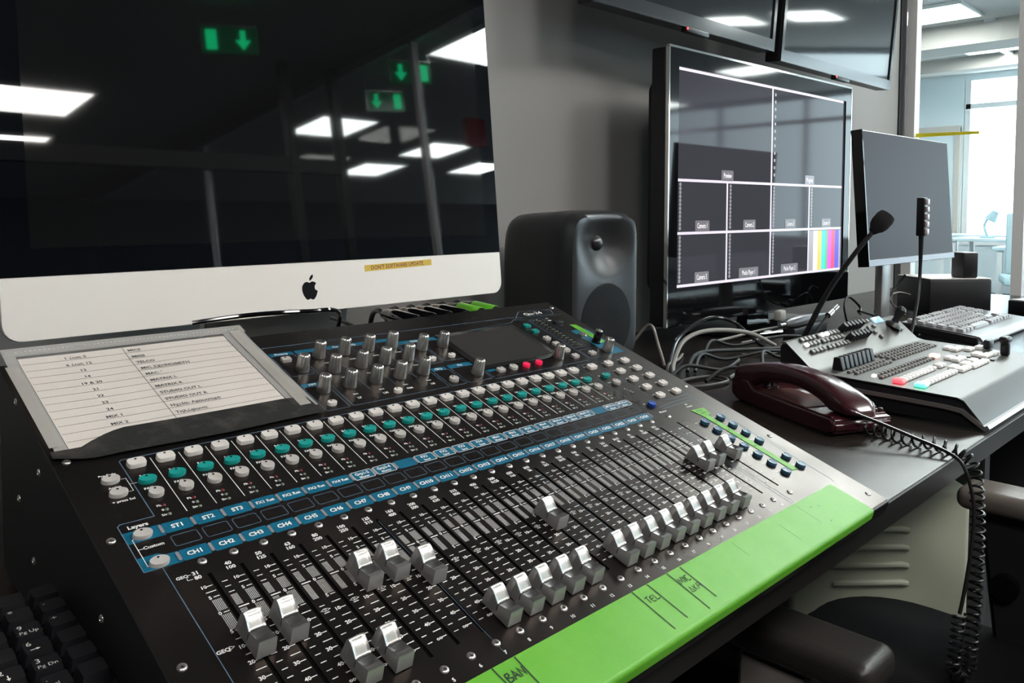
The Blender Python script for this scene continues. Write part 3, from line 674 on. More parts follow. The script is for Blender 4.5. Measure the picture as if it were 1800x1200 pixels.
TEL = [[(0, 1), (.75, 1.1)], [(.35, 1.05), (.35, 0)], [(1.45, .95), (1.0, .9), (.85, .5), (1.0, .05), (1.45, 0)], [(.9, .5), (1.35, .5)], [(1.7, 1.05), (1.75, 0), (2.3, .05), (2.35, .2)]]
MIC = [[(0, 0), (.15, 1), (.5, .3), (.85, 1.05), (.9, 0)], [(1.25, 1.05), (1.25, 0)], [(2.15, .95), (1.75, 1.0), (1.55, .5), (1.75, 0), (2.25, .1)]]
AKA = [[(0, 0), (.4, 1), (.8, 0), (.1, .1)], [(1.1, 1), (1.1, 0)], [(1.6, 1), (1.15, .5), (1.65, 0)], [(1.9, 0), (2.15, 1), (2.6, .95), (2.6, 0)], [(1.95, .5), (2.6, .5)]]
BAN = [[(.1, 1), (.1, 0), (.6, .1), (.7, .4), (.1, .55), (.55, .75), (.5, 1), (.1, 1)], [(.85, 0), (1.1, 1), (1.5, 0)], [(.95, .4), (1.4, .4)], [(1.7, 0), (1.75, 1), (2.2, .1), (2.3, 1)]]
scrawl(b, TEL, 261.5, -169, 5.2); scrawl(b, MIC, 301, -168.5, 5.4); scrawl(b, AKA, 301.5, -177.6, 5.0, .6); scrawl(b, BAN, 128.0, -168.5, 6.2, 1.0)
for st in ([(509, -165.4), (512, -165.8)], [(520.5, -166.5), (521, -169.5)], [(508, -186), (511.5, -186)]): line(b, [(x*U, y*U) for x, y in st], .5*U, zz)
obj('marker_writing', b, ink_m, tp, 0, kind='stuff')

def small_tape(name, label, pts, writing):
    t = on_panel(name, label, 'tape')
    b = B(); prism(b, [(x*U, y*U) for x, y in pts], .0002, .0005, 'z'); obj('tape_band', b, tape_m, t, 0)
    b = B()
    for s_, x, y, sz, rot in writing: text(b, s_, sz*U, 0, 0, .0006, bold=0.01, M=T(x*U, y*U, 0) @ R(rot, 'Z'))
    obj('marker_writing', b, ink_m, t, 0, kind='stuff')
small_tape('button_label_tape', 'narrow green tape with tiny handwriting between two columns of blue buttons', [(553.3, -1.8), (575.8, -3.8), (572, -16), (565.6, -16.5), (565.4, -124), (556.8, -122.4), (557.2, -17)], [('STUDIO', 563, -6.5, 3.2, 0.0), ('GUESTS', 563.5, -11.5, 3.2, 0.05)] + [(w_, 561, y, 2.2, 0.1) for w_, y in (('MIC', -30), ('GRP', -46), ('TEL', -62), ('OUT', -78))])
small_tape('headphone_label_tape', 'short bright green tape behind the black knob at the right rear of the console', [(583.5, 210), (594.5, 208.5), (595.5, 157), (585.5, 157.5)], [('H.PHONES', 589.5, 187, 3.4, -PI/2)])

# the black dusty cloth tape under the sleeve
dust_m = mat('dusty_black_tape', (0.016, 0.016, 0.015), 0.6, bump=(300, 0.3), vary=(70, (0.085, 0.075, 0.065), 0.50, 0.85))
t = on_panel('black_tape_strip', 'dusty black tape holding down the lower edge of the plastic sleeve', 'tape')
b = B()
up_ = [(-27, 141.5), (-15.4, 140.9), (-8, 139.8), (-.7, 143.3), (9.8, 149.3), (18, 154), (26, 156.3), (65.6, 155.6), (110, 155.6), (157.3, 155.8), (176, 152)]
lo_ = [(-27.5, 133.5), (-11.6, 127), (-2, 125), (9.8, 125.5), (14, 125.6), (20, 125.4), (26, 125.4), (65.5, 124.2), (100, 123.6), (134, 125), (178, 125.5)]
def hz(x, y): return 0.0006 + 0.0025*max(0, 1-abs(x-2)/18)*(0.5-0.5*math.cos(PI*min(1, max(0, (y-125)/25))))
for (a0, a1), (c0, c1) in zip(zip(up_, lo_), zip(up_[1:], lo_[1:])):
    for k in range(4):
        f0, f1 = k/4, (k+1)/4
        q = [(a1[0]+(a0[0]-a1[0])*f, a1[1]+(a0[1]-a1[1])*f) for f in (f0, f1)]; r_ = [(c1[0]+(c0[0]-c1[0])*f, c1[1]+(c0[1]-c1[1])*f) for f in (f0, f1)]
        P = [q[0], r_[0], r_[1], q[1]]; v = [b.verts.new((x*U, y*U, hz(x, y)+.0022)) for x, y in P]; b.faces.new(v)
bmesh.ops.remove_doubles(b, verts=b.verts[:], dist=1e-6); bmesh.ops.solidify(b, geom=b.faces[:], thickness=0.0003)
obj('tape_band', b, dust_m, t, 60)
# plastic sleeve
film_m = mat('clear_film', (0.72, 0.70, 0.68), 0.16, alpha=0.14, spec=0.6)
filmedge_m = mat('milky_film_edge', (0.62, 0.60, 0.575), 0.35, alpha=0.62, bump=(200, 0.4))
frost_m = mat('frosted_tape', (0.72, 0.69, 0.65), 0.38, alpha=0.92, bump=(160, 0.5))
paper_m = mat('paper_white', (0.80, 0.735, 0.68), 0.75)
def hs(x, y):       # gentle waves of the sleeve above the panel
    return .0014 + .0008*math.sin(x/31.0+.5)*math.sin(y/47.0) + .0022*max(0, (y-268)/30)
def sheet(b, x0, y0, x1, y1, dz, nx=16, ny=12, skew=0.0, cut=None):
    g = [[b.verts.new(((x0+(x1-x0)*i/nx+skew*(1-j/ny))*U, (y0+(y1-y0)*j/ny)*U, hs(x0+(x1-x0)*i/nx, y0+(y1-y0)*j/ny)+dz)) for i in range(nx+1)] for j in range(ny+1)]
    for j in range(ny):
        for i in range(nx): b.faces.new((g[j][i], g[j][i+1], g[j+1][i+1], g[j+1][i]))
sl = on_panel('plastic_sleeve', 'clear plastic document sleeve lying over the rear left of the mixing console', 'document sleeve')
b = B(); sheet(b, -24, 139, 180, 286, .0011); obj('front_film', b, film_m, sl, 60)
b = B(); sheet(b, -24, 284, 182, 297, .00055, 30, 3)
sheet(b, -24, 139, -15.5, 284, .0006, 2, 12); sheet(b, 158.8, 139, 180, 284, .0006, 4, 12)
obj('sleeve_border', b, filmedge_m, sl, 60)
b = B()
for i in range(58):
    x = -21+i*3.5; box(b, (x*U, 290.2*U, hs(x, 290)+.0009), (1.9*U, .8*U, .0003))
obj('perforation_dashes', b, print_m, sl, 0, kind='stuff')
ps = on_panel('patch_sheet', 'white printed channel list sheet inside the clear plastic sleeve', 'paper sheet')
b = B(); sheet(b, -14.8, 140.5, 158.3, 281, .0000, 20, 14); obj('sheet', b, paper_m, ps, 60)
rows = [('1 έως 5', 'MICS'), ('6 έως 12', 'MICS'), ('13', 'TELCO'), ('14', 'MIC ΣΚΗΝΟΘΕΤΗ'), ('19 & 20', 'MAC *'), ('21', 'MATRIX L'), ('22', 'MATRIX R'), ('23', 'STUDIO OUT L'), ('24', 'STUDIO OUT R'), ('MIX 1', 'Ηχεία- Ακουστικά'), ('MIX 2', 'Τηλέφωνα'), ('', '')]
b = B()
def pl(x0, y0, x1, y1, wd):
    n = 16; P = [(x0+(x1-x0)*k/n, y0+(y1-y0)*k/n) for k in range(n+1)]
    for (a, c), (d, e) in zip(P, P[1:]):
        if abs(x1-x0) > abs(y1-y0): q = [(a, c-wd/2), (d, e-wd/2), (d, e+wd/2), (a, c+wd/2)]
        else: q = [(a-wd/2, c), (d-wd/2, e), (d+wd/2, e), (a+wd/2, c)]
        b.faces.new([b.verts.new((x*U, y*U, hs(x, y)+.0002)) for x, y in q])
for k, (l_, r_) in enumerate(rows):
    y = 271-k*10.9
    pl(-14, y, 158, y+0.5, .45)
    if l_: text(b, l_, 5.0*U, 26*U, (y+2.7)*U, hs(26, y+4)+.00035, bold=0.025); text(b, r_, 5.0*U, 68*U, (y+3.0)*U, max(hs(72, y+4), hs(95, y+4))+.00035, 'LEFT', 0.025)
pl(65.5, 280, 65.6, 152, .5)
obj('printed_table', b, mat('printer_grey', (.03, .03, .03), .7), ps, 0)
for nm, lb, x0, y0, x1, y1, dz, sk in (('clear_tape_strip', 'milky adhesive tape strip along the left edge of the plastic sleeve', -26.5, 146, -17.5, 268, .0016, 0), ('clear_tape_strip', 'milky adhesive tape strip along the right edge of the plastic sleeve', 166, 141, 176.5, 286, .0016, -2)):
    t = on_panel(nm, lb, 'tape'); b = B(); sheet(b, x0, y0, x1, y1, dz, 3, 14, sk); bmesh.ops.solidify(b, geom=b.faces[:], thickness=0.0002); obj('tape_band', b, frost_m, t, 60)

# ================================================================== desk
DT = .027
desk_m = mat('desk_laminate', (0.018, 0.014, 0.012), 0.22, spec=.08, bump=(700, .12)); rough_vary(desk_m, 4, .18, .27)
deskedge_m = mat('desk_edge', (0.011, 0.0095, 0.0085), 0.35)
dk = thing('control_desk', 'long dark laminate control desk that carries all the equipment', 'desk', (1.2, .27, FZ))
b = B(); box(b, (-.0, 0, DZ-FZ-DT/2), (3.7, .872, DT), .002); obj('desk_top', b, desk_m, dk)
b = B(); box(b, (0, -.4375, DZ-FZ-DT/2), (3.7, .003, DT-.002)); obj('edge_band', b, deskedge_m, dk, 0)
for x in (-1.7, .30, 1.78): b = B(); box(b, (x, .05, (DZ-FZ-DT)/2), (.03, .72, DZ-FZ-DT)); obj('side_panel', b, mat('desk_panel', (.03, .03, .032), .5), dk, 0)

# ================================================================== all-in-one computer
yaw, tilt = math.radians(1.505), math.radians(5.258)
pc = thing('desktop_computer', 'large all-in-one desktop computer with dark glossy screen and pale aluminium chin', 'computer', (-.002, .373, .091), (-tilt, 0, yaw))
# local: x along width, z up the display face, -y towards the viewer
W_, HT, CH = .65, .458, .060
b = B(); prism(b, rrect(0, 0, W_, HT, .017, 6), 0.0, .006, 'y'); obj('back_shell', b, alu_m, pc)
b = B(); prism(b, [(.05, .05), (W_-.05, .05), (W_-.05, HT-.05), (.05, HT-.05)], .006, .045, 'y', .012, 3); obj('back_bulge', b, alu_m, pc)
b = B()
chin = [(0, CH), (0, .017)] + [(.017-.017*math.cos(a), .017-.017*math.sin(a)) for a in [PI/2*k/6 for k in range(1, 7)]] + [(W_-.017, 0)] + [(W_-.017+.017*math.sin(a), .017-.017*math.cos(a)) for a in [PI/2*k/6 for k in range(1, 7)]] + [(W_, CH)]
prism(b, chin, -.0012, .0002, 'y', .0005, 1); obj('chin', b, chin_m, pc)
b = B(); prism(b, [(0, CH+.0003), (W_, CH+.0003), (W_, HT-.017), (W_-.005, HT-.005), (W_-.017, HT), (.017, HT), (.005, HT-.005), (0, HT-.017)], -.0014, .0002, 'y')
sg = mat('screen_glass', (0.0025, 0.003, 0.0045), 0.015, spec=0.55); obj('glass_front', b, sg, pc, 0)
b = B(); prism(b, [(.027, CH+.027), (W_-.027, CH+.027), (W_-.027, HT-.027), (.027, HT-.027)], -.00150, -.0014, 'y'); obj('display_area', b, mat('display_off', (0.006, 0.006, 0.0065), 0.03, spec=0.6), pc, 0)
# the fruit emblem on the chin
b = B()
ap = [(0, .62), (.18, .70), (.42, .68), (.62, .52), (.50, .40), (.46, .20), (.52, .02), (.72, -.12), (.60, -.45), (.38, -.74), (.20, -.78), (.02, -.70), (-.16, -.76), (-.34, -.74), (-.58, -.42), (-.72, -.02), (-.70, .36), (-.50, .62), (-.26, .70)]
def sm_closed(pts, n=4):
    P = [Vector(p) for p in pts]; out = []; N = len(P)
    for i in range(N):
        p0, p1, p2, p3 = P[i-1], P[i], P[(i+1) % N], P[(i+2) % N]
        if i in (3, 7): out.append((p1.x, p1.y))
        else:
            for k in range(n):
                t_ = k/n; q = 0.5*((2*p1)+(-p0+p2)*t_+(2*p0-5*p1+4*p2-p3)*t_*t_+(-p0+3*p1-3*p2+p3)*t_**3); out.append((q.x, q.y))
    return out
K = .0146; cx, cz = W_/2-.0015, .0285
prism(b, [(cx+x*K, cz-.002+z*K) for x, z in sm_closed(ap)], -.00135, -.0010, 'y')
leaf = [(-.02, .78), (.02, 1.02), (.16, 1.20), (.34, 1.30), (.35, 1.10), (.22, .90), (.06, .80)]
prism(b, [(cx+x*K, cz-.002+z*K) for x, z in leaf], -.00135, -.0010, 'y')
o = obj('emblem', b, mat('emblem_black', (.006, .006, .007), .2), pc, 0); o['label'] = 'black fruit emblem'
# stand: neck and foot
b = B(); prism(b, [(.055, .06), (.066, .08), (.110, -.115), (.103, -.1245), (-.040, -.1245), (-.044, -.119), (.092, -.112)], W_/2-.10, W_/2+.10, 'x', .002, 2); o = obj('stand', b, alu_m, pc); o.rotation_euler = (tilt, 0, 0)
st_ = thing('warning_sticker', 'yellow label sticker with red-brown capitals on the computer chin', 'sticker', (-.002, .373, .091), (-tilt, 0, yaw))
b = B(); prism(b, [(.405, .0445), (.516, .0475), (.516, .0555), (.405, .0525)], -.00150, -.00125, 'y'); obj('sticker_base', b, mat('sticker_yellow', (.72, .48, .06), .5), st_, 0)
b = B(); text(b, "DON'T SOFTWARE UPDATE", .0072, 0, 0, 0, 'CENTER', .015, M=T(.458, -.00153, .0497) @ R(PI/2, 'X') @ R(.027, 'Z'), sx=.96); obj('printed_text', b, mat('sticker_ink', (.20, .03, .03), .6), st_, 0)
# riser under the computer
rs = thing('monitor_riser', 'low dark riser on the desk behind the console under the computer', 'riser', (.33, .455, DZ))
b = B(); box(b, (0, 0, .0445), (.50, .26, .012), .002); obj('shelf', b, black_m, rs)
for s in (-1, 1): b = B(); box(b, (s*.242, 0, .019), (.012, .25, .038)); obj('leg', b, black_m, rs, 0)

# ================================================================== XLR plugs behind the console
for k in range(6):
    x = .392+k*.0250
    lb = ('black cable plug behind the console, %s of the row' % ('leftmost', 'second from the left', 'third from the left', 'fourth from the left')[k]) if k < 4 else ('black cable plug wrapped in green tape behind the console, %s' % ('left one', 'right one')[k-4])
    t = thing('cable_plug', lb, 'plug', (x, .298, .0850), (.10, 0, .10), 'cable plugs behind the console')
    b = B(); lathe(b, [(0, -.030), (.0088, -.030), (.0095, -.028), (.0095, .010), (.0085, .013), (.0078, .016), (.0072, .022), (.0052, .030), (0, .030)], 20, R(-PI/2, 'X')); obj('plug_shell', b, gloss_m if k < 4 else rubber_m, t)
    if k > 3: b = B(); lathe(b, [(.0098, -.030), (.0103, -.029), (.0103, .006), (.0098, .007)], 20, R(-PI/2, 'X')); obj('green_wrap', b, tape_m, t)
    b = B(); tube(b, smooth_pts([(0, .028, 0), (.0, .042, .002), (.002, .054, -.012), (.004, .058, -.06), (.004, .058, -.150)]), .0033, 8); obj('cable', b, rubber_m, t)

# ================================================================== loudspeaker
sp = thing('studio_loudspeaker', 'rounded dark grey studio loudspeaker standing between computer and large screen', 'loudspeaker', (.969, .448, DZ))
spk_m = mat('speaker_cast_grey', (0.040, 0.041, 0.044), 0.34, metal=0.35, spec=.6)
def speaker_shell():
    b = bmesh.new()
    Wd, Hh, Dp = .200, .280, .190; cz = Hh/2
    NU, NV = 44, 60
    def f_front(x, z):     # waveguide and woofer bowl: depth into the front (positive = inwards)
        d = 0
        r = math.hypot((x)/.088, (z-(.222-cz))/.074)
        if r < 1: d += .027*(0.5+0.5*math.cos(PI*min(1, r)))**.9
        e_ = max(0, abs(x)/(Wd/2)-.80)/.2; d += .006*e_**2; e_ = max(0, abs(z)/(Hh/2)-.86)/.14; d += .008*e_**2
        return d
    # rounded-box by superellipse cross sections from front (y=0) to back
    rings = []
    for j, (y, sx, sz, e) in enumerate([(0.012, .960, .965, 7), (.018, .985, .99, 7), (.026, 1.0, 1.0, 6.5), (.05, 1.0, 1.015, 6.5), (.08, .985, 1.0, 6.5), (.13, .95, .985, 6), (.165, .91, .965, 5.5), (.181, .85, .93, 5), (.190, .74, .86, 5)]):
        ring = []
        for k in range(96):
            a = 2*PI*k/96; c, s = math.cos(a), math.sin(a)
            x = Wd/2*sx*math.copysign(abs(c)**(2/e), c); z = Hh/2*sz*math.copysign(abs(s)**(2/e), s)
            ring.append(b.verts.new((x, y, z+cz)))
        rings.append(ring)
    for A, D in zip(rings, rings[1:]):
        for k in range(96): b.faces.new((A[k], A[(k+1) % 96], D[(k+1) % 96], D[k]))
    b.faces.new(rings[-1])
    prev = rings[0]
    for q in range(1, 26):           # concentric front rings shrinking to the middle
        t_ = 1-q/26.0; ring = []
        for v in rings[0]:
            x = v.co.x*t_; z = (v.co.z-cz)*t_
            ring.append(b.verts.new((x, f_front(x, z)+0.0, z+cz)))
        for k in range(96): b.faces.new((ring[k], ring[(k+1) % 96], prev[(k+1) % 96], prev[k]))
        prev = ring
    b.faces.new(prev); bmesh.ops.recalc_face_normals(b, faces=b.faces[:]); return b
obj('cabinet', speaker_shell(), spk_m, sp, 50, loc=(0, 0, .016))
FX = Matrix.Translation((0, 0, 0)) @ R(PI/2, 'X')      # lathe axis -> towards -y
b = B(); lathe(b, [(.0140, .0), (.0150, .002), (.0172, .002), (.0185, -.001)], 32, T(0, .0265, .238) @ R(PI/2, 'X')); lathe(b, [(.0145, -.001), (.0135, .005), (.0100, .0095), (.0055, .0120), (0, .0128)], 32, T(0, .0265, .238) @ R(PI/2, 'X')); obj('tweeter', b, mat('tweeter_grey', (.12, .12, .125), .3, metal=.8), sp)
b = B(); lathe(b, [(0, .002), (.02, .0035), (.045, .0038), (.064, .0022), (.0705, .0022), (.072, .0008), (.072, -.002)], 48, T(0, .001, .094) @ R(PI/2, 'X')); o = obj('woofer_grille', b, mat('grille_black', (.005, .005, .006), .6, spec=.25), sp)
b = B()
for k in range(30):
    z = -.064+k*.0044; hw = math.sqrt(max(0, .066**2-z*z))
    if hw > .006: tube(b, [(hw*s, 0, z) for s in (-1, 0, 1)], .0005, 4)
obj('grille_wires', b, mat('grille_wire', (.006, .006, .007), .6, spec=.3), o, loc=(0, -.0035, .096), kind='stuff')
b = B(); box(b, (0, .085, .009), (.12, .13, .018), .006, 3); obj('rubber_stand', b, rubber_m, sp)

# ================================================================== large multiview television
tv = thing('multiview_television', 'black glossy television on the desk showing a grid of camera views', 'television', (1.272, .528, DZ), (0, 0, math.radians(-1.0)))
TW, TZ0, TZ1 = .885, .043, .648
b = B(); prism(b, rrect(0, TZ0, TW, TZ1, .006), .006, .045, 'y', .003, 1); prism(b, rrect(.06, TZ0+.06, TW-.06, TZ1-.05, .03), .045, .105, 'y', .012, 2); obj('back_case', b, black_m, tv)
b = B()
x0, x1, z0, z1 = .034, .034+.817, .127, .127+.481      # visible picture
for A in ([(0, TZ0), (TW, TZ0), (TW, z0), (0, z0)], [(0, z1), (TW, z1), (TW, TZ1), (0, TZ1)], [(0, z0), (x0, z0), (x0, z1), (0, z1)], [(x1, z0), (TW, z0), (TW, z1), (x1, z1)]): prism(b, A, -.004, .0065, 'y')
obj('bezel', b, mat('tv_gloss', (0.006, 0.006, 0.007), 0.05, spec=.3), tv, 0)
b = B()
for A in ([(-.003, TZ1-.002), (TW+.003, TZ1-.002), (TW+.003, TZ1+.003), (-.003, TZ1+.003)], [(-.003, TZ0), (.0005, TZ0), (.0005, TZ1), (-.003, TZ1)], [(TW-.0005, TZ0), (TW+.003, TZ0), (TW+.003, TZ1), (TW-.0005, TZ1)]): prism(b, A, -.0046, .004, 'y')
obj('chrome_trim', b, mat('chrome', (.75, .74, .72), .08, metal=1), tv, 0)
b = B(); prism(b, [(x0, z0), (x1, z0), (x1, z1), (x0, z1)], .0, .0062, 'y'); obj('screen', b, mat('lcd_dark', (.012, .012, .014), .05, spec=.10, emis=(.55, .55, .68), estr=.035), tv, 0)
lav_m = mat('multiview_lines', (.1, .1, .1), .3, emis=(.86, .78, .92), estr=.42); dot_m = mat('multiview_meter', (.1, .1, .1), .3, emis=(.62, .62, .66), estr=.17); lbm = mat('multiview_label', (.1, .1, .1), .3, emis=(.62, .56, .66), estr=.10)
SWd, SH = x1-x0, z1-z0
def sx_(u): return x0+SWd*u
def sz_(v): return z1-SH*v
b = B(); yy = -.0004
def bar(b, u0, v0, u1, v1, wd, y=yy):
    prism(b, [(sx_(u0)-wd/2, sz_(v1)-wd/2), (sx_(u1)+wd/2, sz_(v1)-wd/2), (sx_(u1)+wd/2, sz_(v0)+wd/2), (sx_(u0)-wd/2, sz_(v0)+wd/2)], y, y+.0003, 'y')
for v in (.006, .507, .75, .992): bar(b, .003, v, .985, v, .006)
bar(b, .5, .006, .5, .992, .006); bar(b, .25, .507, .25, .992, .006); bar(b, .75, .507, .75, .992, .006); bar(b, .003, 0.006, .003, .992, .0015)
obj('grid_lines', b, lav_m, tv, 0)
b = B(); lb_b = B(); lt = B()
def cell(u0, v0, u1, v1, name, dots_):
    if dots_:
        for k in range(12): 
            v = v0+(v1-v0)*(.08+.075*k); cyl(b, (sx_(u0+.018), yy+.0002, sz_(v)), .0044, .0004, 8, 'y')
    if name:
        cx, cz = sx_((u0+u1)/2+.0), sz_(v1-(v1-v0)*(.13 if v1-v0 < .3 else .06)); ww = .009*len(name)*.62+.012
        prism(lb_b, rrect(cx-ww/2, cz-.0125, cx+ww/2, cz+.0125, .003), yy-.0001, yy+.0003, 'y')
        text(lt, name, .017, 0, 0, 0, 'CENTER', .0, M=T(cx, yy-.0003, cz) @ R(PI/2, 'X'), sx=.62)
cell(0, 0, .5, .507, 'Preview', False); cell(.5, 0, 1, .507, 'Program', True)
for k, nm in enumerate(('Camera 1', 'Camera 2', 'Camera 3', 'Camera 4')): cell(k*.25, .507, k*.25+.25, .75, nm, True)
for k, nm in enumerate(('Camera 5', 'Media Player 1', 'Media Player 2')): cell(k*.25, .75, k*.25+.25, .992, nm, True)
obj('audio_meters', b, dot_m, tv, 0, kind='stuff'); obj('view_labels', lb_b, lbm, tv, 0, kind='stuff'); obj('label_text', lt, mat('label_text_m', (.9, .9, .9), .5, emis=(1, .95, 1), estr=.40), tv, 0, kind='stuff')
cols = [(.30, .29, .31), (.85, .78, .86), (.80, .52, .06), (.02, .68, .58), (.02, .50, .10), (.72, .04, .66), (.72, .01, .10), (.06, .02, .62), (.30, .30, .36)]
wds = [.16, .16, .15, .15, .08, .16, .14, .16, .08]; u = .755
for c, wd in zip(cols, wds):
    u2 = u+wd*.235/1.24*1.0
    bb = B(); prism(bb, [(sx_(u), sz_(.985)), (sx_(u2), sz_(.985)), (sx_(u2), sz_(.76)), (sx_(u), sz_(.76))], yy, yy+.0003, 'y')
    obj('colour_bar', bb, mat('bar_%.2f_%.2f_%.2f' % c, (.01, .01, .01), .3, emis=c, estr=.55), tv, 0); u = u2
b = B(); prism(b, [(TW/2-.06, 0), (TW/2+.06, 0), (TW/2+.045, TZ0+.05), (TW/2-.045, TZ0+.05)], .03, .06, 'y', .004, 2); obj('stand_neck', b, gloss_m, tv)
b = B(); lathe(b, [(0, 0), (.24, 0), (.245, .004), (.23, .010), (.05, .014), (0, .014)], 48, T(TW/2, .045, 0) @ Matrix.Diagonal((1, .52, 1, 1))); obj('stand_base', b, gloss_m, tv)

# ================================================================== two wall screens above
def wall_screen(x, y, z, Wd, Hh, label, yaw=0.0, lean=math.radians(4.0)):
    t = thing('wall_television', label, 'television', (x, y, z), (lean, 0, yaw), 'televisions mounted on the wall')
    b = B(); prism(b, rrect(0, 0, Wd, Hh, .004), .001, .04, 'y', .002, 1); prism(b, rrect(.08, .05, Wd-.08, Hh-.05, .02), .04, .075, 'y', .01, 2); obj('back_case', b, black_m, t)
    b = B(); 
    for A in ([(0, 0), (Wd, 0), (Wd, .030), (0, .030)], [(0, Hh-.014), (Wd, Hh-.014), (Wd, Hh), (0, Hh)], [(0, .030), (.013, .030), (.013, Hh-.014), (0, Hh-.014)], [(Wd-.013, .030), (Wd, .030), (Wd, Hh-.014), (Wd-.013, Hh-.014)]): prism(b, A, -.006, .002, 'y')
    obj('bezel', b, mat('clear_edge_bezel', (.035, .038, .042), .12, spec=.5), t, 0)
    b = B(); prism(b, [(.013, .030), (Wd-.013, .030), (Wd-.013, Hh-.014), (.013, Hh-.014)], -.002, .0012, 'y'); obj('screen', b, mat('wall_screen_off', (.016, .018, .020), .05, spec=.45), t, 0)
    b = B(); box(b, (Wd/2, -.003, -.006), (.09, .018, .012), .003); o = obj('sensor_bar', b, black_m, t)
    b = B(); cyl(b, (Wd/2-.045, -.013, -.004), .0025, .002, 10, 'y'); obj('standby_light', b, mat('standby_red', (.3, 0, 0), .3, emis=(1, .03, .03), estr=2.0), o, 0)
    b = B(); box(b, (Wd/2, .105, Hh*.45), (.22, .06, .20), .003); obj('wall_bracket', b, black_m, t)
    return t
wall_screen(1.795, .548, .600, .735, .43, 'right one of the two dark screens on the wall, whole lower edge in view')
wall_screen(1.048, .553, .620, .720, .43, 'left one of the two dark screens on the wall, cut by the top edge')

# ================================================================== 24 inch monitor, switched off
mn = thing('computer_monitor', 'switched off grey monitor on a silver stand beside the glass partition', 'monitor', (1.640, .245, DZ), (0, 0, math.radians(-1.4)))
mt = math.radians(4.5)
MR = R(-mt, 'X')
b = B(); prism(b, rrect(0, 0, .532, .308, .003), .0015, .022, 'y', .002, 1); obj('back_case', b, black_m, mn, loc=(0, 0, .172), rot=(-mt, 0, 0))
b = B(); prism(b, [(.003, .016), (.529, .016), (.529, .305), (.003, .305)], -.0005, .002, 'y'); obj('screen', b, mat('matt_screen_off', (.060, .064, .078), .5, spec=.10), mn, 0, loc=(0, 0, .172), rot=(-mt, 0, 0))
b = B(); prism(b, [(0, 0), (.532, 0), (.532, .015), (0, .015)], -.003, .0022, 'y', .001, 1); obj('chin', b, mat('chin_grey', (.16, .16, .18), .35, metal=.6), mn, loc=(0, 0, .172), rot=(-mt, 0, 0))
b = B(); prism(b, [(-.001, 0), (.003, 0), (.003, .308), (-.001, .308)], -.003, .022, 'y'); obj('side_edge', b, gloss_m, mn, 0, loc=(0, 0, .172), rot=(-mt, 0, 0))
b = B(); box(b, (.215, .055, .13), (.052, .018, .25), .003); obj('stand_column', b, silver_m, mn)
b = B(); box(b, (.215, .062, .004), (.20, .12, .008), .003); obj('stand_foot', b, silver_m, mn)

# ================================================================== gooseneck microphone and lamp
mc = thing('gooseneck_microphone', 'black gooseneck microphone with foam windscreen leaning in front of the grey monitor', 'microphone', (1.185, .198, DZ))
b = B(); lathe(b, [(0, 0), (.045, 0), (.048, .006), (.030, .020), (.012, .028), (0, .028)], 28); obj('base', b, black_m, mc)
b = B(); tube(b, smooth_pts([(0, 0, .02), (.005, -.030, .09), (.018, -.060, .16), (.040, -.095, .225), (.066, -.119, .268)]), .0042, 10, rf=lambda t_: .0055-.0018*t_); obj('gooseneck', b, rubber_m, mc)
b = B(); q = Vector((.05, -.045, .075)).normalized(); lathe(b, [(0, -.006), (.006, -.006), (.009, .000), (.0135, .006), (.0158, .014), (.0158, .027), (.0138, .034), (.007, .0365), (0, .037)], 24, T(.064, -.117, .265) @ q.to_track_quat('Z', 'Y').to_matrix().to_4x4()); obj('windscreen', b, mat('foam_black', (.012, .012, .014), .95, bump=(900, .8)), mc)
lp = thing('gooseneck_lamp', 'small gooseneck lamp with an upright row of square diodes before the grey monitor', 'lamp', (1.500, .115, DZ))
b = B(); box(b, (.012, .01, .008), (.05, .03, .016), .004); obj('base', b, rubber_m, lp)
P0 = [(-.002, .005, .012), (.012, .004, .020), (.035, .001, .045), (.068, .004, .085), (.098, .008, .135), (.108, .010, .19), (.108, .010, .245)]
b = B(); tube(b, smooth_pts(P0), .0035, 8, rf=lambda t_: .0035+.003*max(0, t_-.8)*3); obj('gooseneck', b, rubber_m, lp)
b = B(); box(b, (.108, .010, .285), (.018, .016, .080), .002); h = obj('lamp_head', b, rubber_m, lp)
for k in range(5): b = B(); box(b, (.1105, -.000, .254+k*.0155), (.011, .006, .012), .0015); obj('diode', b, mat('diode_pale', (.75, .68, .72), .3), h)

# ================================================================== black box with a smaller box on top
bx = thing('black_equipment_box', 'black equipment box with a pale top beside the keyboard under the monitor', 'box', (2.325, .255, DZ), (0, 0, math.radians(-38)))
b = B(); box(b, (0, .08, .052), (.190, .16, .10), .006, 2); obj('case', b, black_m, bx)
b = B(); box(b, (0, .08, .1035), (.186, .156, .003), .001); obj('top_plate', b, mat('pale_top', (.75, .74, .72), .3), bx)
b = B(); box(b, (.07, .02, .006), (.03, .1, .012)); box(b, (-.07, .02, .006), (.03, .1, .012)); obj('feet', b, rubber_m, bx)
b2_ = thing('small_black_box', 'small upright black box standing on top of the black equipment box', 'box', (2.372, .262, DZ+.105), (0, 0, math.radians(-38)))
b = B(); box(b, (0, 0, .036), (.046, .054, .072), .004, 2); obj('case', b, black_m, b2_); b = B(); box(b, (0, 0, .0725), (.042, .050, .002)); obj('top_plate', b, mat('pale_top', (.75, .74, .72), .3), b2_)
b3_ = thing('black_device', 'flat black device at the right edge behind the silver keyboard', 'box', (2.46, .10, DZ), (0, 0, math.radians(-20)))
b = B(); box(b, (0, 0, .022), (.10, .10, .044), .004); obj('case', b, black_m, b3_); b = B(); box(b, (0, 0, .045), (.09, .09, .002)); obj('top_plate', b, mat('pale_top', (.75, .74, .72), .3), b3_)

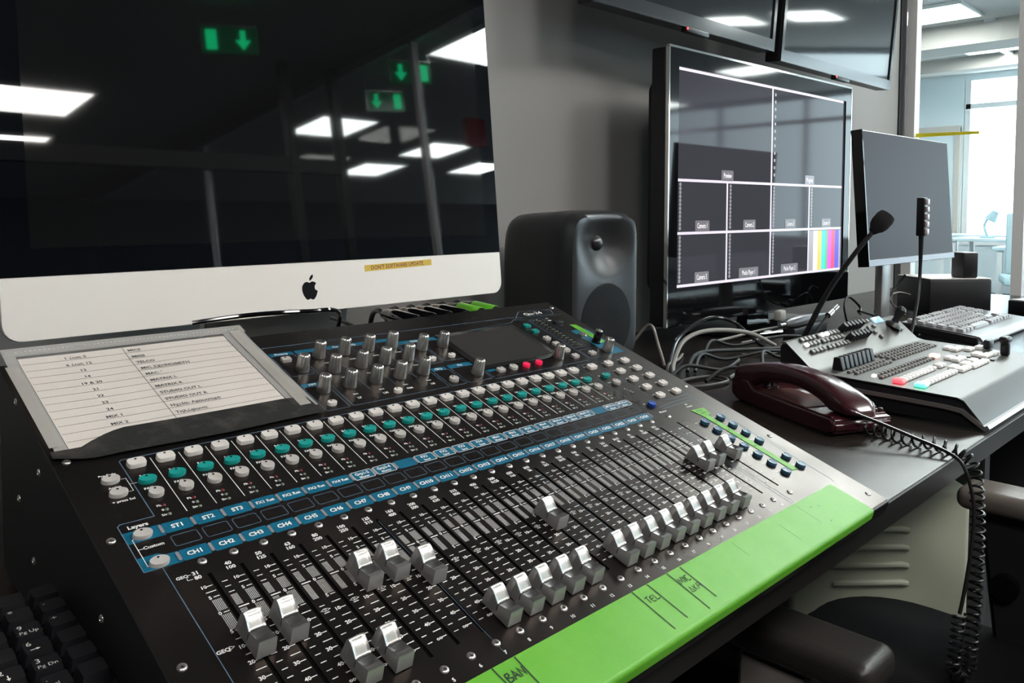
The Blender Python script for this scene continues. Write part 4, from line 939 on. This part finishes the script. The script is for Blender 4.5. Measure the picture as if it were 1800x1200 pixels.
# ================================================================== keyboards
keyw_m = mat('key_silver', (.30, .30, .31), .35); keyb_m = mat('key_black', (.008, .0085, .011), .42); kbody_m = mat('keyboard_dark', (.012, .012, .014), .4)
def key_mesh(wd, dp, ht, m):
    b = B(); tt = bmesh.new()
    prof_ = [(1, 0), (.97, ht*.3), (.80, ht)]
    rr = [[tt.verts.new((p[0]*s*.5*wd*2/1, p[1]*s*.5*dp*2, z)) for p in rrect(-.5, -.5, .5, .5, .12, 2)] for s, z in prof_]
    for A, D in zip(rr, rr[1:]):
        for k in range(len(A)): tt.faces.new((A[k], A[(k+1) % len(A)], D[(k+1) % len(A)], D[k]))
    tt.faces.new(rr[-1]); merge(b, tt); me = bpy.data.meshes.new('key'); b.to_mesh(me); b.free(); me.materials.append(m); me.shade_smooth(); me.set_sharp_from_angle(angle=.5); return me
_km = {}
def keyboard(t, P, body, km_, thick, rise, rows_, m_key, x_off, y_off):
    hold = P
    for r_, row in enumerate(rows_):
        x = 0
        for w_ in row:
            if w_ < 0: x -= w_*km_; continue
            key = (round(w_, 2), m_key.name)
            if key not in _km: _km[key] = key_mesh(w_*km_*.84, km_*.80, .007, m_key)
            y = y_off-r_*km_
            obj('key', None, None, hold, mesh=_km[key], loc=(x_off+x+w_*km_/2, y, thick+rise*(y-.0)/.15), rot=(math.atan2(rise, .15), 0, 0)); x += w_*km_
full = [[1, -1, 1, 1, 1, 1, -.5, 1, 1, 1, 1, -.5, 1, 1, 1, 1, -.25, 1, 1, 1], [1]*13+[2, -.25, 1, 1, 1], [1.5]+[1]*12+[1.5, -.25, 1, 1, 1], [1.75]+[1]*11+[2.25], [2.25]+[1]*10+[2.75, -1.25, 1], [1.25, 1.25, 1.25, 6.25, 1.25, 1.25, 1.25, 1.25, -.25, 1, 1, 1]]
kb = thing('silver_keyboard', 'silver computer keyboard with raised rear edge on the right part of the desk', 'keyboard', (1.79, .062, DZ))
b = B(); prism(b, [(0, 0), (.15, .016), (.165, .020), (.165, .034), (.0, .018)], 0, .45, 'x', .002, 1); obj('keyboard_body', b, kbody_m, kb)
b = B(); prism(b, [(0.001, .0185), (.164, .0345), (.164, .0362), (.0, .0200)], 0.002, .448, 'x'); obj('key_plate', b, mat('plate_silver', (.10, .10, .105), .3, metal=.5), kb, 0)
b = B(); prism(b, [(-.012, .004), (.004, .016), (.004, .0205), (-.004, .019), (-.013, .008)], 0, .45, 'x'); obj('front_lip', b, silver_m, kb, 0)
for r_, row in enumerate(full): pass
keyboard(kb, kb, None, .0212, .0195, .0165, full, keyw_m, .012, .148)
for x in (.05, .40): b = B(); box(b, (x, .152, .008), (.03, .012, .018)); obj('rear_foot', b, rubber_m, kb, 0)

kb2 = thing('black_keyboard', 'black computer keyboard in shadow at the left of the mixing console', 'keyboard', (-.0305, -.060, DZ))
b = B(); prism(b, [(-.02, .001), (.165, .001), (.172, .006), (.172, .046), (.165, .047), (-.02, .026), (-.024, .02)], -.455, 0, 'x', .003, 1); obj('keyboard_body', b, kbody_m, kb2)
leg = {(0, 0): ('', ''), (1, 0): ('Num', 'Lock'), (1, 1): ('/', ''), (1, 2): ('*', ''), (1, 3): ('-', ''), (2, 0): ('7', 'Home'), (2, 1): ('8', ''), (2, 2): ('9', 'Pg Up'), (3, 0): ('4', ''), (3, 1): ('5', ''), (3, 2): ('6', ''), (4, 0): ('1', 'End'), (4, 1): ('2', ''), (4, 2): ('3', 'Pg Dn'), (5, 1): ('0', 'Ins'), (5, 2): ('.', 'Del'), (2, 3): ('+', '')}
key_print = mat('key_print', (.85, .85, .80), .6); arrows = {(2, 1): 0, (3, 0): PI/2, (3, 2): -PI/2, (4, 1): PI}
kp, kmesh = .0182, key_mesh(.0168, .0162, .008, keyb_m)
sl_ = math.atan2(.021, .185)
for c in range(-18, 4):
    for r_ in range(6):
        if c in (-1, -5): continue
        # keypad columns 0..3 end at the right edge
        x = -.0305-.0086+.0305 - (3-c)*kp - .004; y = .1400-(r_)*.0190+.0155
        z = .0275+.0209*(y+.02)/.185
        if r_ == 5 and c == 0: continue
        o = obj('key', None, None, kb2, mesh=kmesh, loc=(x, y, z), rot=(sl_, 0, 0))
        if c >= 0 and (r_, c) in leg and leg[(r_, c)][0]:
            a_, s_ = leg[(r_, c)]; t_ = B(); text(t_, a_, .0062, -.0052, .0028, .00815, 'LEFT', .0)
            if s_: text(t_, s_, .0042, -.0052, -.0032, .00815, 'LEFT', .0)
            if (r_, c) in arrows:
                A = arrows[(r_, c)]; MM = T(-.001, -.0035, .00815) @ R(A, 'Z')
                for tri in ([(-.0012, 0, 0), (.0012, 0, 0), (0, .0022, 0)], [(-.0003, -.003, 0), (.0003, -.003, 0), (.0003, 0, 0), (-.0003, 0, 0)]): t_.faces.new([t_.verts.new(MM @ Vector(v)) for v in tri])
            obj('key_legend', t_, key_print, o, 0)

# ================================================================== video switcher panel
sw = thing('video_switcher_panel', 'silver video switcher control panel with rows of white and lit buttons at the desk edge', 'video switcher', (1.025, -.158, DZ))
SWX = .455
pf = [(0, .004), (.0, .010), (.026, .0385), (.034, .0415), (.228, .0475), (.242, .0505), (.286, .0885), (.292, .0890), (.296, .084), (.296, .02), (.286, .006)]
b = B(); prism(b, [(y+.003 if y < .02 else y, z-.004 if z > .012 else z) for y, z in pf], .003, SWX-.003, 'x'); obj('chassis', b, body_m, sw, 0)
b = B()
tp_ = [(.0, .008), (.026, .0385), (.034, .0415), (.228, .0475), (.242, .0505), (.286, .0885), (.292, .0890)]
for (a0, a1), (c0, c1) in zip(tp_, tp_[1:]):
    v = [b.verts.new(p) for p in ((0, a0, a1), (SWX, a0, a1), (SWX, c0, c1), (0, c0, c1))]; b.faces.new(v)
bmesh.ops.remove_doubles(b, verts=b.verts[:], dist=1e-6); bmesh.ops.recalc_face_normals(b, faces=b.faces[:]); bmesh.ops.solidify(b, geom=b.faces[:], thickness=0.0018)
swtop_m = mat('switcher_silver', (.062, .059, .055), .40, metal=.28); obj('top_plate', b, swtop_m, sw, 30)
b = B()
lip = [(-.004, .0100), (-.001, .0078), (.027, .0265), (.05, .0290), (.20, .0330), (.236, .0350)]
for (a0, a1), (c0, c1) in zip(lip, lip[1:]):
    v = [b.verts.new(p) for p in ((-.002, a0, a1), (SWX+.002, a0, a1), (SWX+.002, c0, c1), (-.002, c0, c1))]; b.faces.new(v)
bmesh.ops.remove_doubles(b, verts=b.verts[:], dist=1e-6); bmesh.ops.solidify(b, geom=b.faces[:], thickness=0.0055); obj('lower_plate', b, silver_m, sw, 30)
for s in (.05, SWX-.05): b = B(); box(b, (s, .15, .003), (.04, .2, .006)); obj('foot', b, rubber_m, sw, 0)
def zl(y): return .0415+(y-.034)*.031
def zu(y): return .0505+(y-.242)*.8636
def smallbtn(wd, dp, ht, m, nm):
    b = B(); box(b, (0, 0, ht/2), (wd, dp, ht), min(wd, dp)*.12, 1); me = bpy.data.meshes.new(nm); b.to_mesh(me); b.free(); me.materials.append(m); return me
gk_m = mat('switcher_key_grey', (.20, .195, .185), .4); lit_m = mat('lit_key_white', (.9, .9, .9), .4, emis=(1, .95, .92), estr=.5); wk_m = mat('switcher_key_white', (.85, .84, .82), .35, emis=(1, .97, .93), estr=.06)  # plain white keys are unlit; their faint emission stands in for daylight
gbm = smallbtn(.0085, .0060, .004, gk_m, 'panel_button'); gbu = smallbtn(.0095, .0075, .004, gk_m, 'panel_button'); gw = smallbtn(.0125, .0125, .006, wk_m, 'bright_button'); gl_ = smallbtn(.0085, .0060, .0045, lit_m, 'bright_button')
ua = math.atan(.8636); la = math.atan(.031)
def pu(me, x, y, nm='panel_button'): return obj(nm, None, None, sw, mesh=me, loc=(x, y, zu(y)), rot=(ua, 0, 0))
def plw(me, x, y, nm='panel_button'): return obj(nm, None, None, sw, mesh=me, loc=(x, y, zl(y)), rot=(la, 0, 0))
for r_, y in enumerate((.287-.004, .2745, .2640)):
    for c in range(10):
        if c in (4,) and r_ == 0: pass
        x = .047-.006*r_*0+c*.0138+(.006 if c > 3 else 0)+(.004 if c > 5 else 0)
        lit = (r_ == 0 and c in (5, 6)) or (r_ == 1 and c == 0)
        if lit: o = pu(smallbtn(.009, .007, .0048, lit_m, 'bright_button'), x, y, 'bright_button')
        else: pu(gbu, x, y)
for r_, y in enumerate((.198, .187)):
    for c in range(11): plw(gbm, .036+c*.0132, y)
for r_, y in enumerate((.222, .212, .2015, .191)):
    for c in range(15): plw(gbm, .200+c*.0140, y)
for r_, y in enumerate((.161, .150)):
    for c in range(17):
        if r_ == 0 and c == 0: plw(gl_, .037, y, 'bright_button')
        else: plw(gbm, .037+c*.0138, y)
for y, first in ((.1215, 'red'), (.0905, 'green')):
    for c in range(10):
        if c == 0:
            mm = mat('lit_key_'+first, (.9, .3, .2), .3, emis=(1.0, .035, .06) if first == 'red' else (.05, .95, .50), estr=1.3)
            o = plw(smallbtn(.0155, .0165, .0066, mm, 'bright_button'), .029, y, 'bright_button'); o['label'] = 'button lit '+first
        else: plw(gw, .044+(c-1)*.0152, y, 'bright_button')
for x, y, n_ in ((.195, .121, 2), (.189, .086, 3), (.236, .083, 3), (.276, .083, 3), (.270, .117, 3), (.370, .150, 3), (.345, .096, 3), (.387, .093, 2), (.395, .135, 2), (.432, .128, 2)):
    for c in range(n_): plw(gw, x+c*.0145, y, 'bright_button')
    if n_ == 3:
        for c in range(2): plw(gw, x+.007+c*.0145, y+.0145, 'bright_button')
o = plw(smallbtn(.015, .015, .0065, mat('lit_key_warm', (1, .6, .5), .3, emis=(1, .50, .36), estr=1.0), 'bright_button'), .280, .154, 'bright_button'); o['label'] = 'button lit warm orange'
# small faders, knobs, joystick, lever and read-out
for c in range(8):
    b = B(); prism(b, [(-.009, 0), (.009, 0), (.0065, .020), (-.0045, .020)], -.0058, .0058, 'x', .001, 1); obj('fader_knob', b, black_m, sw, loc=(.046+c*.0165, .219, zl(.219)))
for (xa, y), n_ in (((.200, .284), 6), ((.192, .2675), 6)):
    for c in range(n_):
        b = B(); lathe(b, [(0, 0), (.0062, 0), (.0058, .014), (.0050, .0152), (0, .0152)], 16); obj('rotary_knob', b, black_m, sw, loc=(xa+c*.0150, y, zu(y)), rot=(ua, 0, 0))
for x, y in ((.297, .286), (.304, .277), (.311, .268), (.322, .288), (.329, .2775), (.423, .262), (.318, .259)): pu(gbu, x, y)
b = B(); box(b, (0, 0, .001), (.042, .014, .003), .001); obj('readout', b, mat('readout_blue', (.1, .2, .3), .3, emis=(.33, .55, .68), estr=.35), sw, loc=(.366, .286, zu(.286)), rot=(ua, 0, 0))
b = B(); lathe(b, [(0, 0), (.017, 0), (.014, .006), (.007, .010), (.006, .018), (.009, .030), (.010, .036), (.006, .042), (0, .043)], 24); obj('joystick', b, black_m, sw, loc=(.402, .270, zu(.270)), rot=(ua-.35, .25, 0))
b = B(); box(b, (0, 0, .0125), (.012, .014, .025), .003); box(b, (0, 0, .028), (.030, .016, .012), .005, 3); obj('transition_lever', b, black_m, sw, loc=(.405, .078, zl(.078)))
b = B(); box(b, (0, 0, .010), (.028, .012, .018), .004, 2); obj('lever_grip', b, black_m, sw, loc=(.445, .115, zl(.115)))
b = B(); box(b, (0, 0, .0006), (.006, .06, .0012)); obj('lever_slot', b, slot_m, sw, 0, loc=(.330, .105, zl(.105)))

# ================================================================== telephone
ph_m = mat('telephone_maroon', (.046, .009, .013), .20, spec=.5, coat=.5)
Lx = Vector((.45, .89, 0)).normalized(); yawp = math.atan2(Lx.y, Lx.x)-PI/2      # local +y runs along the phone
tel = thing('telephone', 'dark red telephone base with keypad lying beside the console', 'telephone', (.850, -.027, DZ), (0, 0, yawp))
b = B(); prism(b, [(-.002, .006), (.012, 0), (.222, 0), (.238, .008), (.238, .034), (.228, .039), (.196, .038), (.180, .027), (.06, .026), (.004, .026), (-.003, .02)], 0, .096, 'x', .004, 3); obj('housing', b, ph_m, tel)
b = B(); prism(b, [(.06, .0262), (.17, .0262), (.17, .0272), (.06, .0272)], .004, .060, 'x'); o = obj('cradle_plate', b, mat('maroon_plate', (.13, .06, .055), .25), tel, 0)
b = B(); box(b, (.03, .186, .034), (.034, .024, .020), .006, 3); obj('cradle_rest', b, ph_m, tel)
b = B(); box(b, (.034, .176, .036), (.012, .006, .016), .003, 2); obj('hook_switch', b, ph_m, tel)
for r_ in range(4):
    for c in range(3):
        b = B(); lathe(b, [(0, 0), (.0042, 0), (.0038, .0036), (.0025, .0044), (0, .0044)], 14); obj('dial_key', b, mat('maroon_key', (.05, .02, .022), .3), tel, loc=(.072+c*.0095, .016+r_*.013, .026))
hs_ = thing('telephone_handset', 'dark red telephone handset resting on the telephone base', 'handset', (.850, -.027, DZ), (0, 0, yawp))
b = bmesh.new(); rings = []
for k in range(33):
    t_ = k/32; y = -.014+.258*t_
    arch = math.sin(PI*min(1, max(0, t_)))**.7
    ztop = .047+.025*arch-.004*(1-t_)**6*4
    zbot = .0255 if (t_ < .20 or t_ > .78) else .0255+.019*math.sin(PI*(t_-.20)/.58)**.6
    hw = .0255-.005*math.sin(PI*t_)**2
    e = min(1, min(t_, 1-t_)*16)**.5
    if k in (0, 32): e = .35
    cz_ = (ztop+zbot)/2; hz_ = (ztop-zbot)/2*max(.3, e); hw *= max(.4, e)
    cx_ = .046-.022*t_; ring = []
    for q_ in range(24):
        a = 2*PI*q_/24; c_, s_ = math.cos(a), math.sin(a); ex = 2/3.6
        ring.append(b.verts.new((cx_+hw*math.copysign(abs(c_)**ex, c_), y, cz_+hz_*math.copysign(abs(s_)**ex, s_))))
    rings.append(ring)
for A, D in zip(rings, rings[1:]):
    for k in range(24): b.faces.new((A[k], A[(k+1) % 24], D[(k+1) % 24], D[k]))
b.faces.new(list(reversed(rings[0]))); b.faces.new(rings[-1]); bmesh.ops.recalc_face_normals(b, faces=b.faces[:])
obj('handset_shell', b, ph_m, hs_, 60)
# coiled cord: helix round a guide curve, over the desk edge and down in a loop
def coil(path, r, wire, turns_per_m):
    P = smooth_pts(path, 14); L = [0]
    for a_, c_ in zip(P, P[1:]): L.append(L[-1]+(c_-a_).length)
    n = int(L[-1]*turns_per_m*12); out = []; nrm = Vector((0, 0, 1)); idx = 0
    for k in range(n+1):
        s = L[-1]*k/n
        while idx < len(L)-2 and L[idx+1] < s: idx += 1
        f = (s-L[idx])/max(1e-9, L[idx+1]-L[idx]); p = P[idx].lerp(P[idx+1], f); tg = (P[idx+1]-P[idx]).normalized()
        nrm = (nrm-tg*nrm.dot(tg)).normalized(); bn = tg.cross(nrm); a = 2*PI*k/12
        out.append(p+(nrm*math.cos(a)+bn*math.sin(a))*r)
    return out
cord = thing('coiled_cord', 'black coiled telephone cord running over the desk edge and hanging down', 'cord', (.88, -.10, DZ))
o3 = Vector((.88, -.10, DZ))
cpath = [(.905, -.040, DZ+.0095), (.893, -.075, DZ+.0085), (.886, -.110, DZ+.0085), (.885, -.145, DZ+.009), (.882, -.172, DZ+.006), (.880, -.187, DZ-.012), (.880, -.192, DZ-.06), (.874, -.195, DZ-.12), (.862, -.197, DZ-.17)]
b = B(); tube(b, [p-o3 for p in coil([cpath[i] for i in range(5)], .0074, .0016, 78)] + [p-o3 for p in coil(cpath[4:], .0072, .0016, 105)], .0017, 6); obj('coil_wire', b, rubber_m, cord)
c2 = [(.862, -.197, DZ-.17), (.856, -.197, DZ-.20), (.852, -.197, DZ-.235), (.850, -.196, DZ-.242), (.846, -.190, DZ-.250), (.838, -.186, DZ-.248), (.834, -.184, DZ-.235), (.838, -.185, DZ-.22), (.842, -.187, DZ-.175)]
b = B(); tube(b, [p-o3 for p in coil(c2, .0068, .0015, 125)], .0016, 6); obj('coil_loop', b, rubber_m, cord)
b = B(); tube(b, [Vector(p)-o3 for p in smooth_pts([(.842, -.187, DZ-.175), (.846, -.190, DZ-.15), (.852, -.194, DZ-.10), (.858, -.194, DZ-.05), (.858, -.184, DZ-.008), (.866, -.165, DZ+.006), (.872, -.12, DZ+.016), (.868, -.085, DZ+.026), (.8665, -.050, DZ+.034)], 8)], .0022, 8); o = obj('straight_lead', b, mat('cord_glossy', (.02, .018, .018), .25), cord)

# ================================================================== cables on the desk
def cable(label, pts, r, m, name='cable'):
    o3_ = Vector(pts[0]); b = B(); tube(b, [p-o3_ for p in smooth_pts(pts, 8)], r, 8)
    o = obj(name, b, m, None); o.location = o3_; return tag(o, label, 'cable')
cw = mat('cable_pale', (.22, .20, .18), .4); cb = mat('cable_black', (.005, .005, .006), .5, spec=.3); cg = mat('cable_grey', (.04, .038, .036), .4)
D = DZ
cable('pale thick cable arching up beside the console and down behind the telephone', [(1.02, .335, D+.004), (1.07, .37, D+.015), (1.15, .40, D+.045), (1.24, .40, D+.055), (1.36, .38, D+.040), (1.44, .36, D+.006)], .0045, cw)
cable('black glossy cable arching over the pale cable in front of the television', [(1.10, .40, D+.004), (1.22, .46, D+.035), (1.36, .48, D+.060), (1.43, .46, D+.050), (1.44, .42, D+.020), (1.42, .38, D+.004)], .0040, mat('cable_gloss', (.015, .015, .016), .15))
cable('pale cable curling by the foot of the loudspeaker', [(1.085, .40, D+.003), (1.11, .43, D+.03), (1.135, .47, D+.07), (1.12, .50, D+.035), (1.10, .52, D+.004)], .0030, cw)
cable('pale thin cable lying below the loudspeaker', [(1.05, .37, D+.003), (1.10, .40, D+.006), (1.16, .42, D+.004), (1.22, .45, D+.003)], .0030, cw)
cable('dark cable loop at the right rear corner of the console', [(.96, .30, D+.003), (1.02, .30, D+.004), (1.07, .28, D+.004), (1.05, .245, D+.004), (.99, .25, D+.004), (.94, .28, D+.004)], .0030, cg)
cable('black cable snaking from the speaker towards the television stand', [(1.07, .34, D+.004), (1.17, .38, D+.02), (1.30, .37, D+.012), (1.42, .33, D+.006), (1.50, .32, D+.004)], .0038, cb)
cable('grey flat cable running straight in front of the television', [(1.36, .46, D+.012), (1.46, .47, D+.010), (1.56, .47, D+.012), (1.66, .47, D+.012)], .0032, cw)
cable('pale cable below the grey one in front of the television', [(1.42, .43, D+.005), (1.50, .42, D+.007), (1.60, .41, D+.006), (1.70, .42, D+.004)], .0028, cw)
cable('pale cable crossing towards the video switcher', [(1.30, .36, D+.003), (1.36, .31, D+.006), (1.42, .27, D+.004), (1.44, .22, D+.003)], .0026, cw)
cable('dark cable next to the telephone top end', [(1.08, .26, D+.003), (1.18, .27, D+.006), (1.27, .22, D+.008), (1.34, .20, D+.004)], .0030, cg)
cable('black cable hanging behind the loudspeaker to the television', [(1.10, .60, D+.005), (1.14, .60, D+.10), (1.20, .61, D+.16), (1.27, .62, D+.20)], .0028, cb)
cable('grey cable hanging below the grey monitor', [(2.02, .30, D+.13), (1.99, .33, D+.07), (1.985, .36, D+.035), (2.03, .37, D+.02), (2.10, .36, D+.004)], .0032, mat('cable_mid', (.06, .065, .07), .3))
cable('thin pale cable looped left of the black equipment box', [(2.20, .36, D+.004), (2.17, .38, D+.03), (2.16, .39, D+.055), (2.20, .38, D+.065), (2.26, .37, D+.055)], .0025, cw)
cable('tangled dark leads behind the monitor stand', [(1.95, .42, D+.004), (1.98, .44, D+.04), (2.03, .45, D+.06), (2.08, .44, D+.03), (2.04, .42, D+.015), (1.98, .40, D+.03), (2.10, .40, D+.004)], .0035, cb)
cable('black lead from the gooseneck lamp to the rear of the silver keyboard', [(1.49, .13, D+.005), (1.58, .14, D+.004), (1.70, .165, D+.004), (1.84, .24, D+.004)], .0032, cb)
cable('black cable curving under the computer screen', [(.16, .34, .098), (.21, .315, .104), (.27, .30, .104), (.315, .31, .098), (.33, .345, .06)], .0024, gloss_m)
cable('grey cable behind the console below the computer', [(.335, .36, .085), (.35, .33, .075), (.36, .31, .05), (.36, .30, .0)], .0022, cg)
rr_ = random.Random(3)
for k, (lb, a_, m_, c_) in enumerate((('black lead looping low between loudspeaker and telephone', (1.00, .33), (1.12, .30), (1.25, .34)), ('black lead crossing under the pale arching cable', (1.08, .33), (1.22, .35), (1.40, .30)), ('thin black lead nearest the telephone top end', (1.02, .27), (1.16, .22), (1.30, .26)), ('black lead lying along the front of the television base', (1.22, .40), (1.38, .42), (1.62, .37)), ('black lead curving round the switcher rear left corner', (1.20, .26), (1.32, .28), (1.50, .20)))):
    h_ = .012+.02*rr_.random()
    cable(lb, [(a_[0], a_[1], D+.004), ((a_[0]+m_[0])/2, (a_[1]+m_[1])/2+.02, D+h_), (m_[0], m_[1], D+.006), ((c_[0]+m_[0])/2, (c_[1]+m_[1])/2-.015, D+h_*.7), (c_[0], c_[1], D+.004)], .0033, cb)
# small items by the television foot
t = thing('tool_pen', 'long grey pen-shaped tool lying in front of the television stand', 'pen', (1.57, .403, DZ+.035), (0, 0, .06))
b = B(); lathe(b, [(0, 0), (.006, .002), (.011, .02), (.014, .06), (.013, .10), (.009, .17), (.004, .24), (0, .25)], 20, R(PI/2, 'Y')); obj('barrel', b, mat('pen_grey', (.12, .12, .13), .3), t)
b = B(); cyl(b, (-.03, 0, 0), .004, .03, 12, 'x'); obj('tip', b, silver_m, t)
b = B(); box(b, (.12, 0, -.024), (.20, .03, .022), .003); obj('rest_block', b, black_m, t)
t = thing('white_adapter', 'small white plug adapter below the television bezel', 'adapter', (1.685, .475, DZ+.038), (0, 0, .1)); b = B(); box(b, (0, 0, 0), (.035, .02, .026), .005, 2); obj('adapter_case', b, mat('adapter_white', (.55, .54, .50), .4), t); b = B(); box(b, (0, .01, -.024), (.03, .02, .026)); obj('adapter_foot', b, black_m, t, 0)
t = thing('metal_connector', 'shiny metal cable connector behind the video switcher', 'connector', (1.44, .245, DZ+.082), (0, -.18, .15))
b = B(); cyl(b, (0, 0, 0), .006, .030, 16, 'x'); cyl(b, (.030, 0, 0), .0045, .010, 16, 'x'); cyl(b, (.040, 0, 0), .0055, .026, 16, 'x'); obj('connector_body', b, mat('chrome', (.75, .74, .72), .08, metal=1), t)
b = B(); tube(b, smooth_pts([(0, 0, 0), (-.05, .01, -.02), (-.08, .02, -.05), (-.09, .03, -.060)]), .003, 8); obj('cable', b, cb, t)

# ================================================================== below the desk
def pt(*a): return Vector(a)
# pale cabinet with pressed louvres
cab_m = mat('cabinet_grey_green', (.36, .38, .30), .55)
cb_ = thing('louvred_cabinet', 'pale grey-green metal cabinet with pressed louvres on the floor under the desk', 'cabinet', (1.16, .02, FZ), (0, 0, math.radians(-45)))
b = B(); box(b, (0, .12, .285), (.30, .22, .565), .012, 3); obj('cabinet_body', b, cab_m, cb_)
for k in range(4):
    b = B(); tube(b, [(-.075, .011, .405+k*.030), (-.066, .008, .407+k*.030), (.035, .008, .409+k*.030), (.046, .011, .406+k*.030)], .0055, 10); obj('louvre', b, cab_m, cb_)
# black swivel chair: armrests either side, seat corner between them
fab = mat('chair_fabric_black', (.004, .004, .005), .9, spec=.2)
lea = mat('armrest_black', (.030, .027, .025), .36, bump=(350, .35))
ch = thing('swivel_chair', 'black swivel chair drawn up under the desk edge, armrests showing', 'chair', (.82, -.28, FZ))
o2 = Vector((.82, -.28, FZ))
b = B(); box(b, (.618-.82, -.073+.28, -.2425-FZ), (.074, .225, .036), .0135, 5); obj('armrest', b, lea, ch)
b = B(); prism(b, [(-.075, -.30), (.030, -.30), (.022, -.004), (-.058, -.004)], -.011, .011, 'x', .005, 2, M=T(.607-.82, -.060+.28, -.260-FZ)); obj('arm_support', b, mat('arm_support_grey', (.30, .27, .25), .4), ch)
b = B(); prism(b, rrect(.66-.82, -.46+.28, 1.035-.82, .030+.28, .13, 8), -.43-FZ, -.345-FZ, 'z', .02, 3); obj('seat', b, fab, ch, 50)
b = B(); box(b, (1.005-.82, -.27+.28, -.165-FZ), (.070, .26, .030), .0125, 5); obj('armrest', b, mat('armrest_lit_tone', (.16, .14, .125), .4, bump=(300, .3)), ch)['label'] = 'armrest with pale light put into its colour'  # black like the other armrest; light falling on it is put into this colour
b = B(); prism(b, [(-.162, -.176), (-.185, -.36), (-.20, -.48), (-.52, -.48), (-.50, -.176)], .992, 1.010, 'x', .006, 2, M=T(-.82, .28, -FZ)); obj('arm_support', b, mat('chair_shell', (.016, .016, .018), .55), ch)
b = B(); cyl(b, (.992-.82, -.198+.28, -.273-FZ), .0165, .014, 28, 'x', M=T(-.012, 0, 0)); obj('adjustment_knob', b, gloss_m, ch)
b = B(); box(b, (.85-.82, -.50+.28, .62), (.42, .06, .40), .03, 4); obj('backrest', b, fab, ch)
b = B(); cyl(b, (0, .0, .05), .03, .32); obj('column', b, black_m, ch)
for k in range(5):
    b = B(); tube(b, [(0, 0, .09), (.27*math.cos(k*1.2566+.3), .27*math.sin(k*1.2566+.3), .035)], .02, 8); obj('foot', b, black_m, ch)
